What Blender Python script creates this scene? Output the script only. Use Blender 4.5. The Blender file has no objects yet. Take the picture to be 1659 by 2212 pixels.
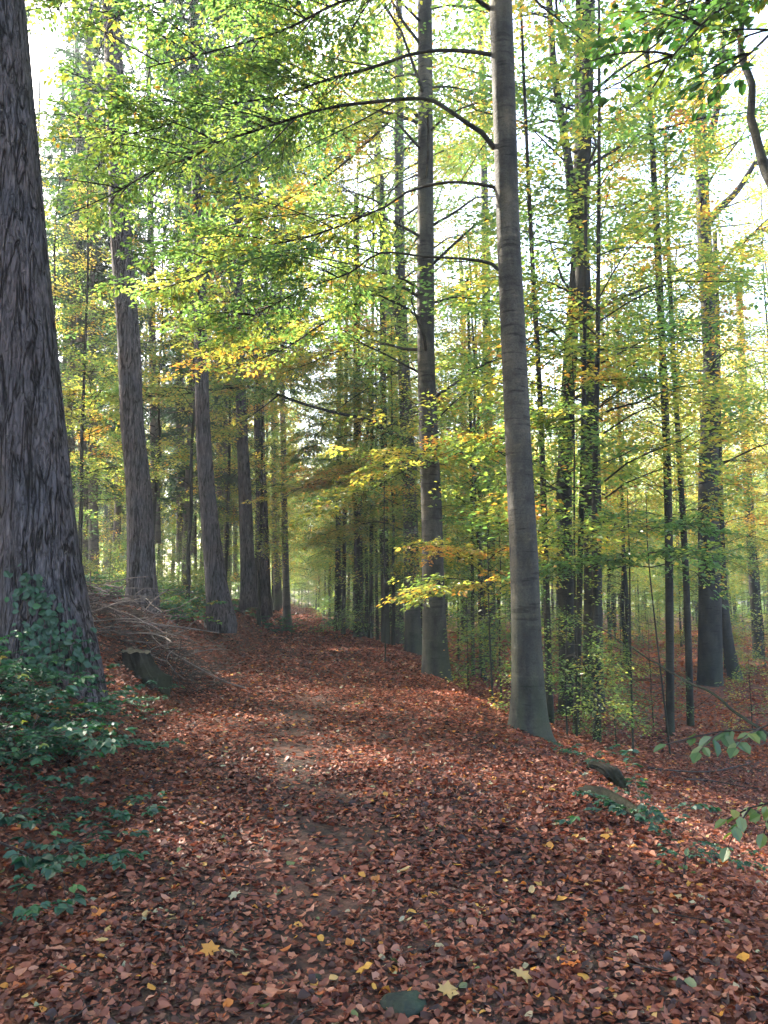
import bpy, math, random
import numpy as np
R = math.radians
sc = bpy.context.scene

# ------------------------------------------------------------------ camera
CAM = np.array([0.0, 0.0, 1.6]); YAW = R(5.79); PITCH = R(6.1); F = 28.0 / 36.0 * 2212.0
cam_d = bpy.data.cameras.new('camera'); cam = bpy.data.objects.new('camera', cam_d)
sc.collection.objects.link(cam); sc.camera = cam
cam_d.sensor_fit = 'VERTICAL'; cam_d.sensor_height = 36.0; cam_d.sensor_width = 27.0; cam_d.lens = 28.0
cam_d.clip_start = 0.05; cam_d.clip_end = 3000
cam.location = CAM; cam.rotation_euler = (math.pi / 2 + PITCH, 0, -YAW)

# ------------------------------------------------------------------ light
SUN_AZ = R(-47); SUN_EL = R(35)            # azimuth measured from the path direction (+Y), minus = left
w = bpy.data.worlds.new('World'); sc.world = w; w.use_nodes = True
nt = w.node_tree
sky = nt.nodes.new('ShaderNodeTexSky'); sky.sky_type = 'NISHITA'; sky.sun_disc = False
sky.sun_elevation = SUN_EL; sky.sun_rotation = SUN_AZ; sky.dust_density = 4.0; sky.air_density = 1.0; sky.ozone_density = 1.0
bg = nt.nodes['Background']; bg.inputs[1].default_value = 0.15
nt.links.new(sky.outputs[0], bg.inputs[0])
sd = bpy.data.lights.new('sun', 'SUN'); sd.energy = 5.0; sd.angle = R(0.5); sd.color = (1.0, 0.92, 0.78)
sun = bpy.data.objects.new('sun', sd); sc.collection.objects.link(sun)
# lamp shines along its -Z; point -Z away from the sun
sun.rotation_euler = (math.pi / 2 - SUN_EL, 0, math.pi - SUN_AZ)
vs = sc.view_settings
vs.view_transform = 'Standard'; vs.look = 'None'; vs.gamma = 1.0; vs.use_curve_mapping = False
vs.exposure = 3.1
cy = sc.cycles
cy.max_bounces = 8; cy.diffuse_bounces = 4; cy.glossy_bounces = 2; cy.transmission_bounces = 5; cy.volume_bounces = 0
cy.transparent_max_bounces = 4; cy.caustics_reflective = False; cy.caustics_refractive = False
cy.sample_clamp_indirect = 6.0

rng = np.random.default_rng(7)

# ------------------------------------------------------------------ helpers
COL = sc.collection

def h3(ix, iy, iz):
    n = (ix * 374761393 + iy * 668265263 + iz * 2147483647 + 1013904223) & 0xFFFFFFFF
    n = ((n ^ (n >> 13)) * 1274126177) & 0xFFFFFFFF
    return ((n ^ (n >> 16)) & 0xFFFF) / 65535.0

def vnoise(p):
    p = np.asarray(p, dtype=float); i = np.floor(p).astype(np.int64); f = p - i; f = f * f * (3 - 2 * f)
    r = 0
    for dx in (0, 1):
        for dy in (0, 1):
            for dz in (0, 1):
                wgt = (f[..., 0] if dx else 1 - f[..., 0]) * (f[..., 1] if dy else 1 - f[..., 1]) * (f[..., 2] if dz else 1 - f[..., 2])
                r = r + wgt * h3(i[..., 0] + dx, i[..., 1] + dy, i[..., 2] + dz)
    return r * 2 - 1

def n2(x, y, s, o=0.0):
    return vnoise(np.stack([np.asarray(x) / s + o, np.asarray(y) / s + 0.37 * o, np.zeros_like(np.asarray(x, dtype=float)) + o], -1))

def lerp(y, xs, vs_):
    return np.interp(y, xs, vs_)

def terrain(x, y):
    x = np.asarray(x, dtype=float); y = np.asarray(y, dtype=float)
    xl = lerp(y, [-20, 0, 4, 8, 14, 22, 30, 45, 200], [-1.5, -1.3, -1.35, -1.6, -1.9, -1.6, -1.1, -1.0, -1.0])
    xr = lerp(y, [-20, 0, 25, 36, 50, 200], [2.3, 2.35, 2.7, 2.2, 1.6, 1.5])
    dl = np.maximum(xl - x, 0); dr = np.maximum(x - xr, 0)
    Hl = lerp(y, [-20, 0, 6, 12, 30, 60, 200], [0.9, 0.9, 1.4, 1.75, 1.7, 1.4, 1.2])
    z = Hl * (1 - np.exp(-0.55 * dl ** 1.15)) + 0.012 * np.maximum(dl - 5, 0)
    Dr = lerp(y, [-20, 0, 20, 40, 60, 200], [1.3, 1.3, 1.5, 1.3, 0.9, 0.6])
    z = z - Dr * (1 - np.exp(-0.30 * dr ** 1.25)) - 0.008 * np.maximum(dr - 8, 0)
    off = np.clip((dl + dr) / 1.5, 0, 1)
    z = z + n2(x, y, 1.3, 3.1) * (0.015 + 0.06 * off) + n2(x, y, 0.45, 9.2) * (0.008 + 0.02 * off) + n2(x, y, 7.0, 5.5) * 0.16 * off
    z = z - 0.05 * np.exp(-((x - 0.1) / 0.5) ** 2) + 0.0
    z = z + 0.26 * np.exp(-(((x + 3.1) / 1.3) ** 2 + ((y - 14.6) / 2.0) ** 2))      # mound under the brushwood
    return z

cpit, spit = math.cos(PITCH), math.sin(PITCH)
FH = np.array([math.sin(YAW), math.cos(YAW), 0.0]); RT = np.array([math.cos(YAW), -math.sin(YAW), 0.0])
FW = FH * cpit + np.array([0, 0, spit]); UP = -FH * spit + np.array([0, 0, cpit])

def ray(px, py):
    return FW + RT * (px - 829.5) / F - UP * (py - 1106.0) / F

def P(px, py, D):
    """photograph point (1659 wide) at horizontal distance D in front of the camera"""
    r = ray(px, py); return CAM + r * (D / (r @ FH))

def hit(px, py, dmax=120.0):
    d = np.arange(1.5, dmax, 0.02); r = ray(px, py); q = CAM[None] + r[None] * (d / (r @ FH))[:, None]
    below = np.nonzero(q[:, 2] < terrain(q[:, 0], q[:, 1]))[0]
    D = d[below[0]] if len(below) else dmax
    return D, P(px, py, D)

def proj(p):
    v = np.asarray(p) - CAM; d = v @ FW
    return 829.5 + F * (v @ RT) / d, 1106 - F * (v @ UP) / d, d

class MB:
    def __init__(s): s.V = []; s.Fq = []; s.T = []; s.M = []; s.n = 0
    def add(s, V, Fc, tone=0.5, mat=0):
        V = np.asarray(V, dtype=np.float32).reshape(-1, 3); Fc = np.asarray(Fc, dtype=np.int32)
        s.V.append(V); s.Fq.append(Fc + s.n); s.n += len(V)
        t = np.asarray(tone, dtype=np.float32)
        s.T.append(np.broadcast_to(t, (len(Fc),)).astype(np.float32) if t.ndim == 0 else t)
        s.M.append(np.full(len(Fc), mat, dtype=np.int32))
    def mesh(s, name, mats, smooth=True):
        V = np.concatenate(s.V); Fq = np.concatenate(s.Fq); T = np.concatenate(s.T); M = np.concatenate(s.M)
        me = bpy.data.meshes.new(name)
        me.vertices.add(len(V)); me.vertices.foreach_set('co', V.ravel())
        me.loops.add(Fq.size); me.loops.foreach_set('vertex_index', Fq.ravel().astype(np.int32))
        me.polygons.add(len(Fq)); me.polygons.foreach_set('loop_start', np.arange(0, Fq.size, 4, dtype=np.int32))
        me.polygons.foreach_set('loop_total', np.full(len(Fq), 4, dtype=np.int32))
        for m in (mats if isinstance(mats, (list, tuple)) else [mats]): me.materials.append(m)
        me.polygons.foreach_set('material_index', M)
        me.polygons.foreach_set('use_smooth', np.full(len(Fq), smooth, dtype=bool))
        a = me.attributes.new('tone', 'FLOAT', 'FACE'); a.data.foreach_set('value', T)
        me.update(); me.validate(); return me
    def build(s, name, mats, parent=None, smooth=True, loc=(0, 0, 0)):
        return link(name, s.mesh(name, mats, smooth), parent, loc)

def link(name, data, parent=None, loc=(0, 0, 0)):
    o = bpy.data.objects.new(name, data); COL.objects.link(o); o.location = loc
    if parent is not None: o.parent = parent
    return o

def tag(o, label=None, cat=None, group=None, kind=None):
    if label: o['label'] = label
    if cat: o['category'] = cat
    if group: o['group'] = group
    if kind: o['kind'] = kind
    return o

def thing(name, label, cat, loc, group=None):
    o = link(name, None, None, loc); o.empty_display_size = 0.1
    return tag(o, label, cat, group)

def copy_tree(o, parent=None):
    c = o.copy(); COL.objects.link(c); c.parent = parent
    for ch in list(o.children): copy_tree(ch, c)
    return c

def smooth_poly(pts, step):
    """Catmull-Rom resample of a polyline (columns may carry a radius too)"""
    p = np.asarray(pts, dtype=float)
    if len(p) < 3:
        n = max(2, int(np.linalg.norm(p[-1, :3] - p[0, :3]) / step) + 1)
        return p[0] + (p[-1] - p[0]) * np.linspace(0, 1, n)[:, None]
    q = np.vstack([2 * p[0] - p[1], p, 2 * p[-1] - p[-2]]); out = []
    for i in range(1, len(q) - 2):
        n = max(1, int(np.linalg.norm(q[i + 1, :3] - q[i, :3]) / step))
        t = np.linspace(0, 1, n, endpoint=False)[:, None]
        a, b, c, d = q[i - 1], q[i], q[i + 1], q[i + 2]
        out.append(0.5 * (2 * b + (c - a) * t + (2 * a - 5 * b + 4 * c - d) * t ** 2 + (3 * b - a - 3 * c + d) * t ** 3))
    out.append(p[-1:]); return np.vstack(out)

def tube(mb, pts, rad, seg=8, tone=0.5, mat=0, rfun=None, cap=True):
    p = np.asarray(pts, dtype=float); n = len(p); rad = np.broadcast_to(np.asarray(rad, dtype=float), (n,))
    t = np.gradient(p, axis=0); t /= np.linalg.norm(t, axis=1)[:, None] + 1e-9
    ref = np.array([1.0, 0, 0]) if abs(t[0, 0]) < 0.8 else np.array([0, 1.0, 0])
    u = ref - t * (t @ ref)[:, None]; u /= np.linalg.norm(u, axis=1)[:, None] + 1e-9
    v = np.cross(t, u)
    a = np.arange(seg) * 2 * math.pi / seg
    rr = rad[:, None] * np.ones(seg)
    if rfun is not None: rr = rfun(rr, p, a)
    V = p[:, None] + rr[..., None] * (np.cos(a)[None, :, None] * u[:, None] + np.sin(a)[None, :, None] * v[:, None])
    V = V.reshape(-1, 3)
    i = np.arange(n - 1)[:, None] * seg; j = np.arange(seg)[None]; k = (j + 1) % seg
    Fc = np.stack([i + j, i + k, i + seg + k, i + seg + j], -1).reshape(-1, 4)
    if cap:
        V = np.vstack([V, p[-1:] + t[-1:] * rad[-1] * 0.3]); c = n * seg; b = (n - 1) * seg
        if seg % 2 == 0:
            e = np.arange(0, seg, 2); Fc = np.vstack([Fc, np.stack([b + e, b + (e + 1) % seg, b + (e + 2) % seg, np.full_like(e, c)], -1)])
    mb.add(V, Fc, tone, mat)

def norm(a): return a / (np.linalg.norm(a, axis=-1, keepdims=True) + 1e-9)

def leaves(mb, Pb, Hd, Nm, size, tone, mat=0, fine=False, fold=0.12, wid=0.32):
    """one leaf per row: base point, heading, normal, length"""
    Hd = norm(Hd); S = norm(np.cross(Nm, Hd)); N = np.cross(Hd, S); L = np.asarray(size)[:, None]; n = len(Pb)
    if not fine:
        v = np.stack([Pb, Pb + Hd * L * .45 + S * L * wid + N * L * fold, Pb + Hd * L, Pb + Hd * L * .45 - S * L * wid + N * L * fold], 1)
        mb.add(v.reshape(-1, 3), np.arange(4 * n).reshape(n, 4), tone, mat)
    else:
        v = np.stack([Pb, Pb + Hd * L * .28 + S * L * wid * .85 + N * L * fold, Pb + Hd * L * .66 + S * L * wid * .8 + N * L * fold * .6, Pb + Hd * L - N * L * .1,
                      Pb + Hd * L * .66 - S * L * wid * .8 + N * L * fold * .6, Pb + Hd * L * .28 - S * L * wid * .85 + N * L * fold], 1)
        b = np.arange(n)[:, None] * 6
        f = np.concatenate([b + np.array([[0, 1, 2, 3]]), b + np.array([[0, 3, 4, 5]])], 0)
        mb.add(v.reshape(-1, 3), f, np.concatenate([tone, tone]) if np.ndim(tone) else tone, mat)

def sprays(mb, polys, rg, size=0.08, tw=2.5, spacing=0.035, reach=0.55, tone=0.4, tvar=0.12, start=0.2, fine=False, twig_mat=None,
           droop=0.12, width=0.10, tilt=0.33, maxtw=2.2, lm=0, fold=0.12, rnd=0.0):
    """flat beech-like sprays of leaves along side twigs of each branch"""
    P0, D, Lt, Tn = [], [], [], []
    for p in polys:
        p = np.asarray(p)[:, :3]; seg = np.linalg.norm(np.diff(p, axis=0), axis=1); cum = np.r_[0, np.cumsum(seg)]; L = cum[-1]
        m = max(3, int(L * tw)); ts = np.sort(rg.uniform(start, 1.0, m)); ts[-1] = 1.0
        btone = tone + rg.normal(0, tvar)
        for k, t in enumerate(ts):
            s = t * L; q = np.array([np.interp(s, cum, p[:, c]) for c in range(3)]); q2 = np.array([np.interp(max(s - .25, 0), cum, p[:, c]) for c in range(3)])
            d = q - q2
            if np.linalg.norm(d) < 1e-4: d = p[-1] - p[0]
            d = d / np.linalg.norm(d); a = (1 if k % 2 else -1) * rg.uniform(0.5, 1.25)
            if t == 1.0: a = 0
            dh = np.array([d[0] * math.cos(a) - d[1] * math.sin(a), d[0] * math.sin(a) + d[1] * math.cos(a), d[2] * .4 + rg.normal(0.0, .16)])
            P0.append(q); D.append(dh / np.linalg.norm(dh)); Lt.append(min(maxtw, (0.25 + reach * (1.08 - t) * L) * rg.uniform(.6, 1.2))); Tn.append(btone + rg.normal(0, tvar * .6))
    if not P0: return
    P0, D, Lt, Tn = map(np.array, (P0, D, Lt, Tn))
    if twig_mat is not None:
        for a in range(len(P0)):
            u = np.linspace(0, 1, 4)[:, None]; q = P0[a] + D[a] * u * Lt[a] + np.array([0, 0, -1]) * droop * (u ** 2) * Lt[a]
            tube(mb, q, np.linspace(.0035 + .003 * Lt[a], .0015, 4), 3, 0.5, twig_mat, cap=False)
    cnt = np.maximum(3, (Lt / spacing)).astype(int); ix = np.repeat(np.arange(len(P0)), cnt); n = len(ix)
    u = rg.uniform(0.05, 1.05, n); d = D[ix]; lat = norm(np.cross(d, np.array([0, 0, 1.0]))); sg = rg.choice([-1.0, 1.0], n)
    wv = width + 0.16 * Lt[ix] * (1 - u) * rg.uniform(0, 1, n)
    B = P0[ix] + d * (u * Lt[ix])[:, None] + lat * (sg * rg.uniform(0, 1, n) * wv)[:, None]
    B[:, 2] += -droop * u ** 2 * Lt[ix] + rg.normal(0, .025 + rnd, n)
    if rnd: B[:, :2] += rg.normal(0, rnd, (n, 2))
    ang = rg.uniform(.3, 1.2, n) * sg
    Hd = d * np.cos(ang)[:, None] + lat * np.sin(ang)[:, None]; Hd[:, 2] -= rg.uniform(.0, .35, n)
    Nm = np.array([0, 0, 1.0]) + rg.normal(0, tilt, (n, 3))
    leaves(mb, B, Hd, Nm, size * rg.uniform(.65, 1.2, n), np.clip(Tn[ix] + rg.normal(0, .07, n) + (rg.random(n) < .03) * .3, 0.02, 1), lm, fine, fold)

# ------------------------------------------------------------------ materials
def mat(name):
    m = bpy.data.materials.new(name); m.use_nodes = True; n = m.node_tree; n.nodes.clear()
    return m, n, n.nodes.new('ShaderNodeOutputMaterial')

def N(n, t, **kw):
    x = n.nodes.new(t)
    for k, v in kw.items(): setattr(x, k, v)
    return x

def ramp(n, stops, src=None, interp='LINEAR'):
    r = N(n, 'ShaderNodeValToRGB'); e = r.color_ramp.elements; r.color_ramp.interpolation = interp
    while len(e) < len(stops): e.new(0.5)
    for el, (p, c) in zip(e, stops): el.position = p; el.color = (*c, 1) if len(c) == 3 else c
    if src is not None: n.links.new(src, r.inputs[0])
    return r

def math_(n, op, a, b=None, c=None):
    x = N(n, 'ShaderNodeMath', operation=op)
    for i, v in enumerate((a, b, c)):
        if v is None: continue
        if isinstance(v, (int, float)): x.inputs[i].default_value = v
        else: n.links.new(v, x.inputs[i])
    return x.outputs[0]

def mixc(n, fac, a, b, blend='MIX'):
    x = N(n, 'ShaderNodeMix', data_type='RGBA', blend_type=blend)
    for i, v in ((0, fac), (6, a), (7, b)):
        if isinstance(v, (int, float)): x.inputs[i].default_value = v
        elif isinstance(v, tuple): x.inputs[i].default_value = (*v, 1)
        else: n.links.new(v, x.inputs[i])
    return x.outputs[2]

def leaf_mat(name, stops, trans=0.5, tmul=(2.4, 2.2, 1.0), gloss=0.06, rough=0.35, objvar=0.16):
    m, n, out = mat(name)
    at = N(n, 'ShaderNodeAttribute', attribute_name='tone'); oi = N(n, 'ShaderNodeObjectInfo')
    t = math_(n, 'ADD', at.outputs['Fac'], math_(n, 'MULTIPLY', math_(n, 'SUBTRACT', oi.outputs['Random'], 0.5), objvar))
    r = ramp(n, stops, t)
    df = N(n, 'ShaderNodeBsdfDiffuse'); n.links.new(r.outputs[0], df.inputs[0])
    tr = N(n, 'ShaderNodeBsdfTranslucent'); n.links.new(mixc(n, 1.0, r.outputs[0], tmul, 'MULTIPLY'), tr.inputs[0])
    mx = N(n, 'ShaderNodeMixShader'); mx.inputs[0].default_value = trans
    n.links.new(df.outputs[0], mx.inputs[1]); n.links.new(tr.outputs[0], mx.inputs[2])
    gl = N(n, 'ShaderNodeBsdfGlossy'); gl.inputs['Roughness'].default_value = rough
    m2 = N(n, 'ShaderNodeMixShader'); m2.inputs[0].default_value = gloss
    n.links.new(mx.outputs[0], m2.inputs[1]); n.links.new(gl.outputs[0], m2.inputs[2]); n.links.new(m2.outputs[0], out.inputs[0])
    return m

GREENS = [(0.0, (.030, .070, .036)), (.3, (.058, .12, .042)), (.55, (.125, .165, .042)), (.72, (.25, .215, .048)), (.86, (.33, .16, .035)), (1.0, (.17, .065, .03))]
M_LEAF = leaf_mat('beech_leaves', GREENS, .64, (3.0, 2.8, 1.6))
M_NEARLEAF = leaf_mat('broad_green_leaves', [(0.0, (.02, .075, .02)), (.4, (.055, .12, .04)), (.7, (.13, .18, .035)), (.85, (.38, .30, .02)), (1, (.30, .10, .03))], tmul=(1.5, 1.5, .8), gloss=0.06, rough=.3)
M_NEEDLE = leaf_mat('fir_needles', [(0.0, (.016, .040, .026)), (.5, (.030, .065, .035)), (1, (.07, .10, .04))], .3, (1.6, 1.8, 1.2), .04, .45)
M_BRAMBLE = leaf_mat('bramble_leaves', [(0.0, (.012, .045, .030)), (.4, (.020, .075, .040)), (.7, (.045, .13, .035)), (.88, (.22, .22, .03)), (1, (.20, .08, .03))], .25, (1.6, 2.0, .8), .045, .5, .1)
LITTER = [(0.0, (.012, .008, .009)), (.16, (.046, .020, .019)), (.35, (.140, .044, .029)), (.56, (.235, .079, .049)), (.74, (.37, .18, .125)), (.85, (.34, .085, .022)), (.93, (.45, .25, .05)), (.97, (.27, .27, .20)), (1.0, (.10, .13, .05))]
M_LITTER = leaf_mat('fallen_leaves', LITTER, .18, (1.3, .9, .6), .03, .45, 0.0)
M_LITTER_WOOD = leaf_mat('fallen_beech_leaves_sunlit_tint', [(0.0, (.03, .012, .009)), (.2, (.10, .028, .014)), (.45, (.24, .060, .022)), (.7, (.36, .11, .04)), (.85, (.40, .14, .04)), (.95, (.42, .26, .08)), (1, (.1, .13, .05))], .25, (1.4, .9, .5), .03, .45, 0.0)  # redder, oranger leaves, with the floor's sunlit warmth put into their colour

def bark_fir():
    m, n, out = mat('fissured_fir_bark')
    tc = N(n, 'ShaderNodeTexCoord'); mp = N(n, 'ShaderNodeMapping'); mp.inputs['Scale'].default_value = (1, 1, .13); n.links.new(tc.outputs['Object'], mp.inputs[0])
    ns = N(n, 'ShaderNodeTexNoise'); ns.inputs['Scale'].default_value = 5; ns.inputs['Detail'].default_value = 3; n.links.new(mp.outputs[0], ns.inputs[0])
    ad = N(n, 'ShaderNodeVectorMath', operation='MULTIPLY_ADD'); n.links.new(ns.outputs['Color'], ad.inputs[0]); ad.inputs[1].default_value = (.26, .26, .16); n.links.new(mp.outputs[0], ad.inputs[2])
    def crack(scale, stretch, width, detail):
        m2 = N(n, 'ShaderNodeMapping'); m2.inputs['Scale'].default_value = (1, 1, stretch); n.links.new(tc.outputs['Object'], m2.inputs[0])
        q = N(n, 'ShaderNodeTexNoise'); q.inputs['Scale'].default_value = scale; q.inputs['Detail'].default_value = detail; q.inputs['Roughness'].default_value = .55; q.inputs['Distortion'].default_value = .5; n.links.new(m2.outputs[0], q.inputs[0])
        d = math_(n, 'ABSOLUTE', math_(n, 'SUBTRACT', q.outputs[0], .5)); return math_(n, 'MINIMUM', math_(n, 'DIVIDE', d, width), 1.0)
    cr = math_(n, 'MULTIPLY', crack(8.5, .10, .05, 3), math_(n, 'ADD', math_(n, 'MULTIPLY', crack(23, .2, .08, 3), .6), .4))
    fine = N(n, 'ShaderNodeTexNoise'); fine.inputs['Scale'].default_value = 38; fine.inputs['Detail'].default_value = 6; n.links.new(mp.outputs[0], fine.inputs[0])
    big = N(n, 'ShaderNodeTexNoise'); big.inputs['Scale'].default_value = 1.3; big.inputs['Detail'].default_value = 3; n.links.new(tc.outputs['Object'], big.inputs[0])
    fis = ramp(n, [(0.0, (0, 0, 0)), (.25, (.35, .35, .35)), (.6, (.85, .85, .85)), (1, (1, 1, 1))], cr)
    plate = ramp(n, [(.25, (.048, .046, .054)), (.5, (.090, .086, .097)), (.75, (.155, .146, .158))], fine.outputs[0])
    c = mixc(n, fis.outputs[0], (.013, .011, .011), plate.outputs[0])
    tint = ramp(n, [(.3, (.75, .78, .82)), (.7, (1.15, 1.0, .92))], big.outputs[0])
    c = mixc(n, 1.0, c, tint.outputs[0], 'MULTIPLY')
    b = N(n, 'ShaderNodeBsdfPrincipled'); b.inputs['Specular IOR Level'].default_value = .12; b.inputs['Roughness'].default_value = .9; n.links.new(c, b.inputs['Base Color'])
    bp = N(n, 'ShaderNodeBump'); bp.inputs['Strength'].default_value = 1.0; bp.inputs['Distance'].default_value = .06
    n.links.new(math_(n, 'ADD', fis.outputs[0], math_(n, 'MULTIPLY', fine.outputs[0], .5)), bp.inputs['Height'])
    n.links.new(bp.outputs[0], b.inputs['Normal']); n.links.new(b.outputs[0], out.inputs[0]); return m
M_FIR = bark_fir()

def bark_beech(name, lo, hi, moss, mossh):
    m, n, out = mat(name)
    tc = N(n, 'ShaderNodeTexCoord')
    mp = N(n, 'ShaderNodeMapping'); mp.inputs['Scale'].default_value = (1, 1, .28); n.links.new(tc.outputs['Object'], mp.inputs[0])
    mh = N(n, 'ShaderNodeMapping'); mh.inputs['Scale'].default_value = (1, 1, 7); n.links.new(tc.outputs['Object'], mh.inputs[0])
    st = N(n, 'ShaderNodeTexNoise'); st.inputs['Scale'].default_value = 4.2; st.inputs['Detail'].default_value = 5; n.links.new(mp.outputs[0], st.inputs[0])
    rg_ = N(n, 'ShaderNodeTexNoise'); rg_.inputs['Scale'].default_value = 3.0; rg_.inputs['Detail'].default_value = 4; n.links.new(mh.outputs[0], rg_.inputs[0])
    fn = N(n, 'ShaderNodeTexNoise'); fn.inputs['Scale'].default_value = 45; fn.inputs['Detail'].default_value = 4; n.links.new(tc.outputs['Object'], fn.inputs[0])
    c = ramp(n, [(.30, lo), (.52, tuple((a + b) / 2 for a, b in zip(lo, hi))), (.72, hi)], st.outputs[0]).outputs[0]
    ring = ramp(n, [(.33, (.32, .32, .32)), (.41, (.95, .95, .95)), (.60, (1, 1, 1)), (.72, (1.4, 1.35, 1.25))], rg_.outputs[0])
    c = mixc(n, .85, c, ring.outputs[0], 'MULTIPLY')
    bl = N(n, 'ShaderNodeTexNoise'); bl.inputs['Scale'].default_value = 2.2; bl.inputs['Detail'].default_value = 6; bl.inputs['Roughness'].default_value = .65; n.links.new(tc.outputs['Object'], bl.inputs[0])
    blot = ramp(n, [(.36, (.45, .45, .50)), (.50, (1, 1, 1)), (.58, (1, .97, .9)), (.68, (1.5, 1.4, 1.2))], bl.outputs[0]); c = mixc(n, .9, c, blot.outputs[0], 'MULTIPLY')
    sp = ramp(n, [(.32, (.6, .6, .6)), (.5, (1, 1, 1)), (.68, (1.3, 1.3, 1.25))], fn.outputs[0]); c = mixc(n, .6, c, sp.outputs[0], 'MULTIPLY')
    sep = N(n, 'ShaderNodeSeparateXYZ'); n.links.new(tc.outputs['Object'], sep.inputs[0])
    mr = N(n, 'ShaderNodeMapRange'); mr.inputs['From Min'].default_value = mossh; mr.inputs['From Max'].default_value = 0.0; n.links.new(sep.outputs[2], mr.inputs[0])
    mf = math_(n, 'MULTIPLY', mr.outputs[0], ramp(n, [(.36, (0, 0, 0)), (.6, (1, 1, 1))], st.outputs[0]).outputs[0])
    c = mixc(n, math_(n, 'MULTIPLY', mf, .8), c, moss)
    b = N(n, 'ShaderNodeBsdfPrincipled'); b.inputs['Specular IOR Level'].default_value = .12; b.inputs['Roughness'].default_value = .75; n.links.new(c, b.inputs['Base Color'])
    bp = N(n, 'ShaderNodeBump'); bp.inputs['Strength'].default_value = .5; bp.inputs['Distance'].default_value = .015
    n.links.new(math_(n, 'ADD', rg_.outputs[0], fn.outputs[0]), bp.inputs['Height']); n.links.new(bp.outputs[0], b.inputs['Normal'])
    n.links.new(b.outputs[0], out.inputs[0]); return m
M_BEECH = bark_beech('smooth_beech_bark', (.024, .025, .025), (.098, .090, .076), (.032, .042, .022), 2.2)
M_POLE = bark_beech('dark_beech_bark', (.013, .014, .012), (.050, .047, .039), (.022, .030, .016), 1.6)
M_SPRUCE = bark_beech('grey_spruce_bark', (.07, .062, .062), (.16, .14, .135), (.05, .07, .04), 1.0)
M_TWIG = bark_beech('dead_twigs', (.022, .017, .016), (.085, .064, .058), (.05, .04, .035), 0.1)
M_STICK = bark_beech('bleached_dead_wood', (.08, .062, .058), (.26, .21, .195), (.14, .115, .10), 0.1)
M_STUMP = bark_beech('mossy_rotten_wood', (.008, .008, .007), (.040, .035, .028), (.016, .020, .009), 0.4)

def cut_mat():
    m, n, out = mat('weathered_cut_wood'); tc = N(n, 'ShaderNodeTexCoord')
    wv = N(n, 'ShaderNodeTexNoise'); wv.inputs['Scale'].default_value = 16; wv.inputs['Detail'].default_value = 5; n.links.new(tc.outputs['Object'], wv.inputs[0])
    r = ramp(n, [(.3, (.025, .022, .018)), (.7, (.085, .075, .05))], wv.outputs[0]); b = N(n, 'ShaderNodeBsdfPrincipled'); b.inputs['Specular IOR Level'].default_value = .12; b.inputs['Roughness'].default_value = .9
    n.links.new(r.outputs[0], b.inputs['Base Color']); n.links.new(b.outputs[0], out.inputs[0]); return m
M_CUT = cut_mat()

def ground_mat(name, cols, wear=False):
    m, n, out = mat(name); tc = N(n, 'ShaderNodeTexCoord')
    a = N(n, 'ShaderNodeTexNoise'); a.inputs['Scale'].default_value = 26; a.inputs['Detail'].default_value = 8; a.inputs['Roughness'].default_value = .7; n.links.new(tc.outputs['Object'], a.inputs[0])
    v = N(n, 'ShaderNodeTexVoronoi'); v.inputs['Scale'].default_value = 17; n.links.new(tc.outputs['Object'], v.inputs[0])
    big = N(n, 'ShaderNodeTexNoise'); big.inputs['Scale'].default_value = .7; big.inputs['Detail'].default_value = 5; n.links.new(tc.outputs['Object'], big.inputs[0])
    sep = N(n, 'ShaderNodeSeparateColor'); n.links.new(v.outputs['Color'], sep.inputs[0])
    leafc = ramp(n, [(0, cols[0]), (.4, cols[1]), (.8, cols[2]), (1, cols[3])], sep.outputs[0])
    soil = ramp(n, [(.3, (.020, .016, .013)), (.7, (.075, .06, .048))], a.outputs[0])
    f = ramp(n, [(.38, (0, 0, 0)), (.62, (1, 1, 1))], math_(n, 'ADD', math_(n, 'MULTIPLY', big.outputs[0], .5), math_(n, 'MULTIPLY', a.outputs[0], .5)))
    c = mixc(n, f.outputs[0], soil.outputs[0], leafc.outputs[0])
    b = N(n, 'ShaderNodeBsdfPrincipled'); b.inputs['Specular IOR Level'].default_value = .12; b.inputs['Roughness'].default_value = .9; n.links.new(c, b.inputs['Base Color'])
    bp = N(n, 'ShaderNodeBump'); bp.inputs['Strength'].default_value = .8; bp.inputs['Distance'].default_value = .03
    n.links.new(math_(n, 'ADD', a.outputs[0], sep.outputs[0]), bp.inputs['Height']); n.links.new(bp.outputs[0], b.inputs['Normal'])
    n.links.new(b.outputs[0], out.inputs[0]); return m
M_GROUND = ground_mat('forest_soil', ((.05, .018, .012), (.15, .042, .022), (.24, .075, .035), (.28, .10, .05)))
M_PATH = ground_mat('trodden_soil', ((.03, .020, .018), (.085, .040, .030), (.14, .062, .045), (.16, .09, .07)))
M_STONE = bark_beech('dark_stone', (.016, .020, .020), (.05, .056, .054), (.03, .05, .03), 0.3)

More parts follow.
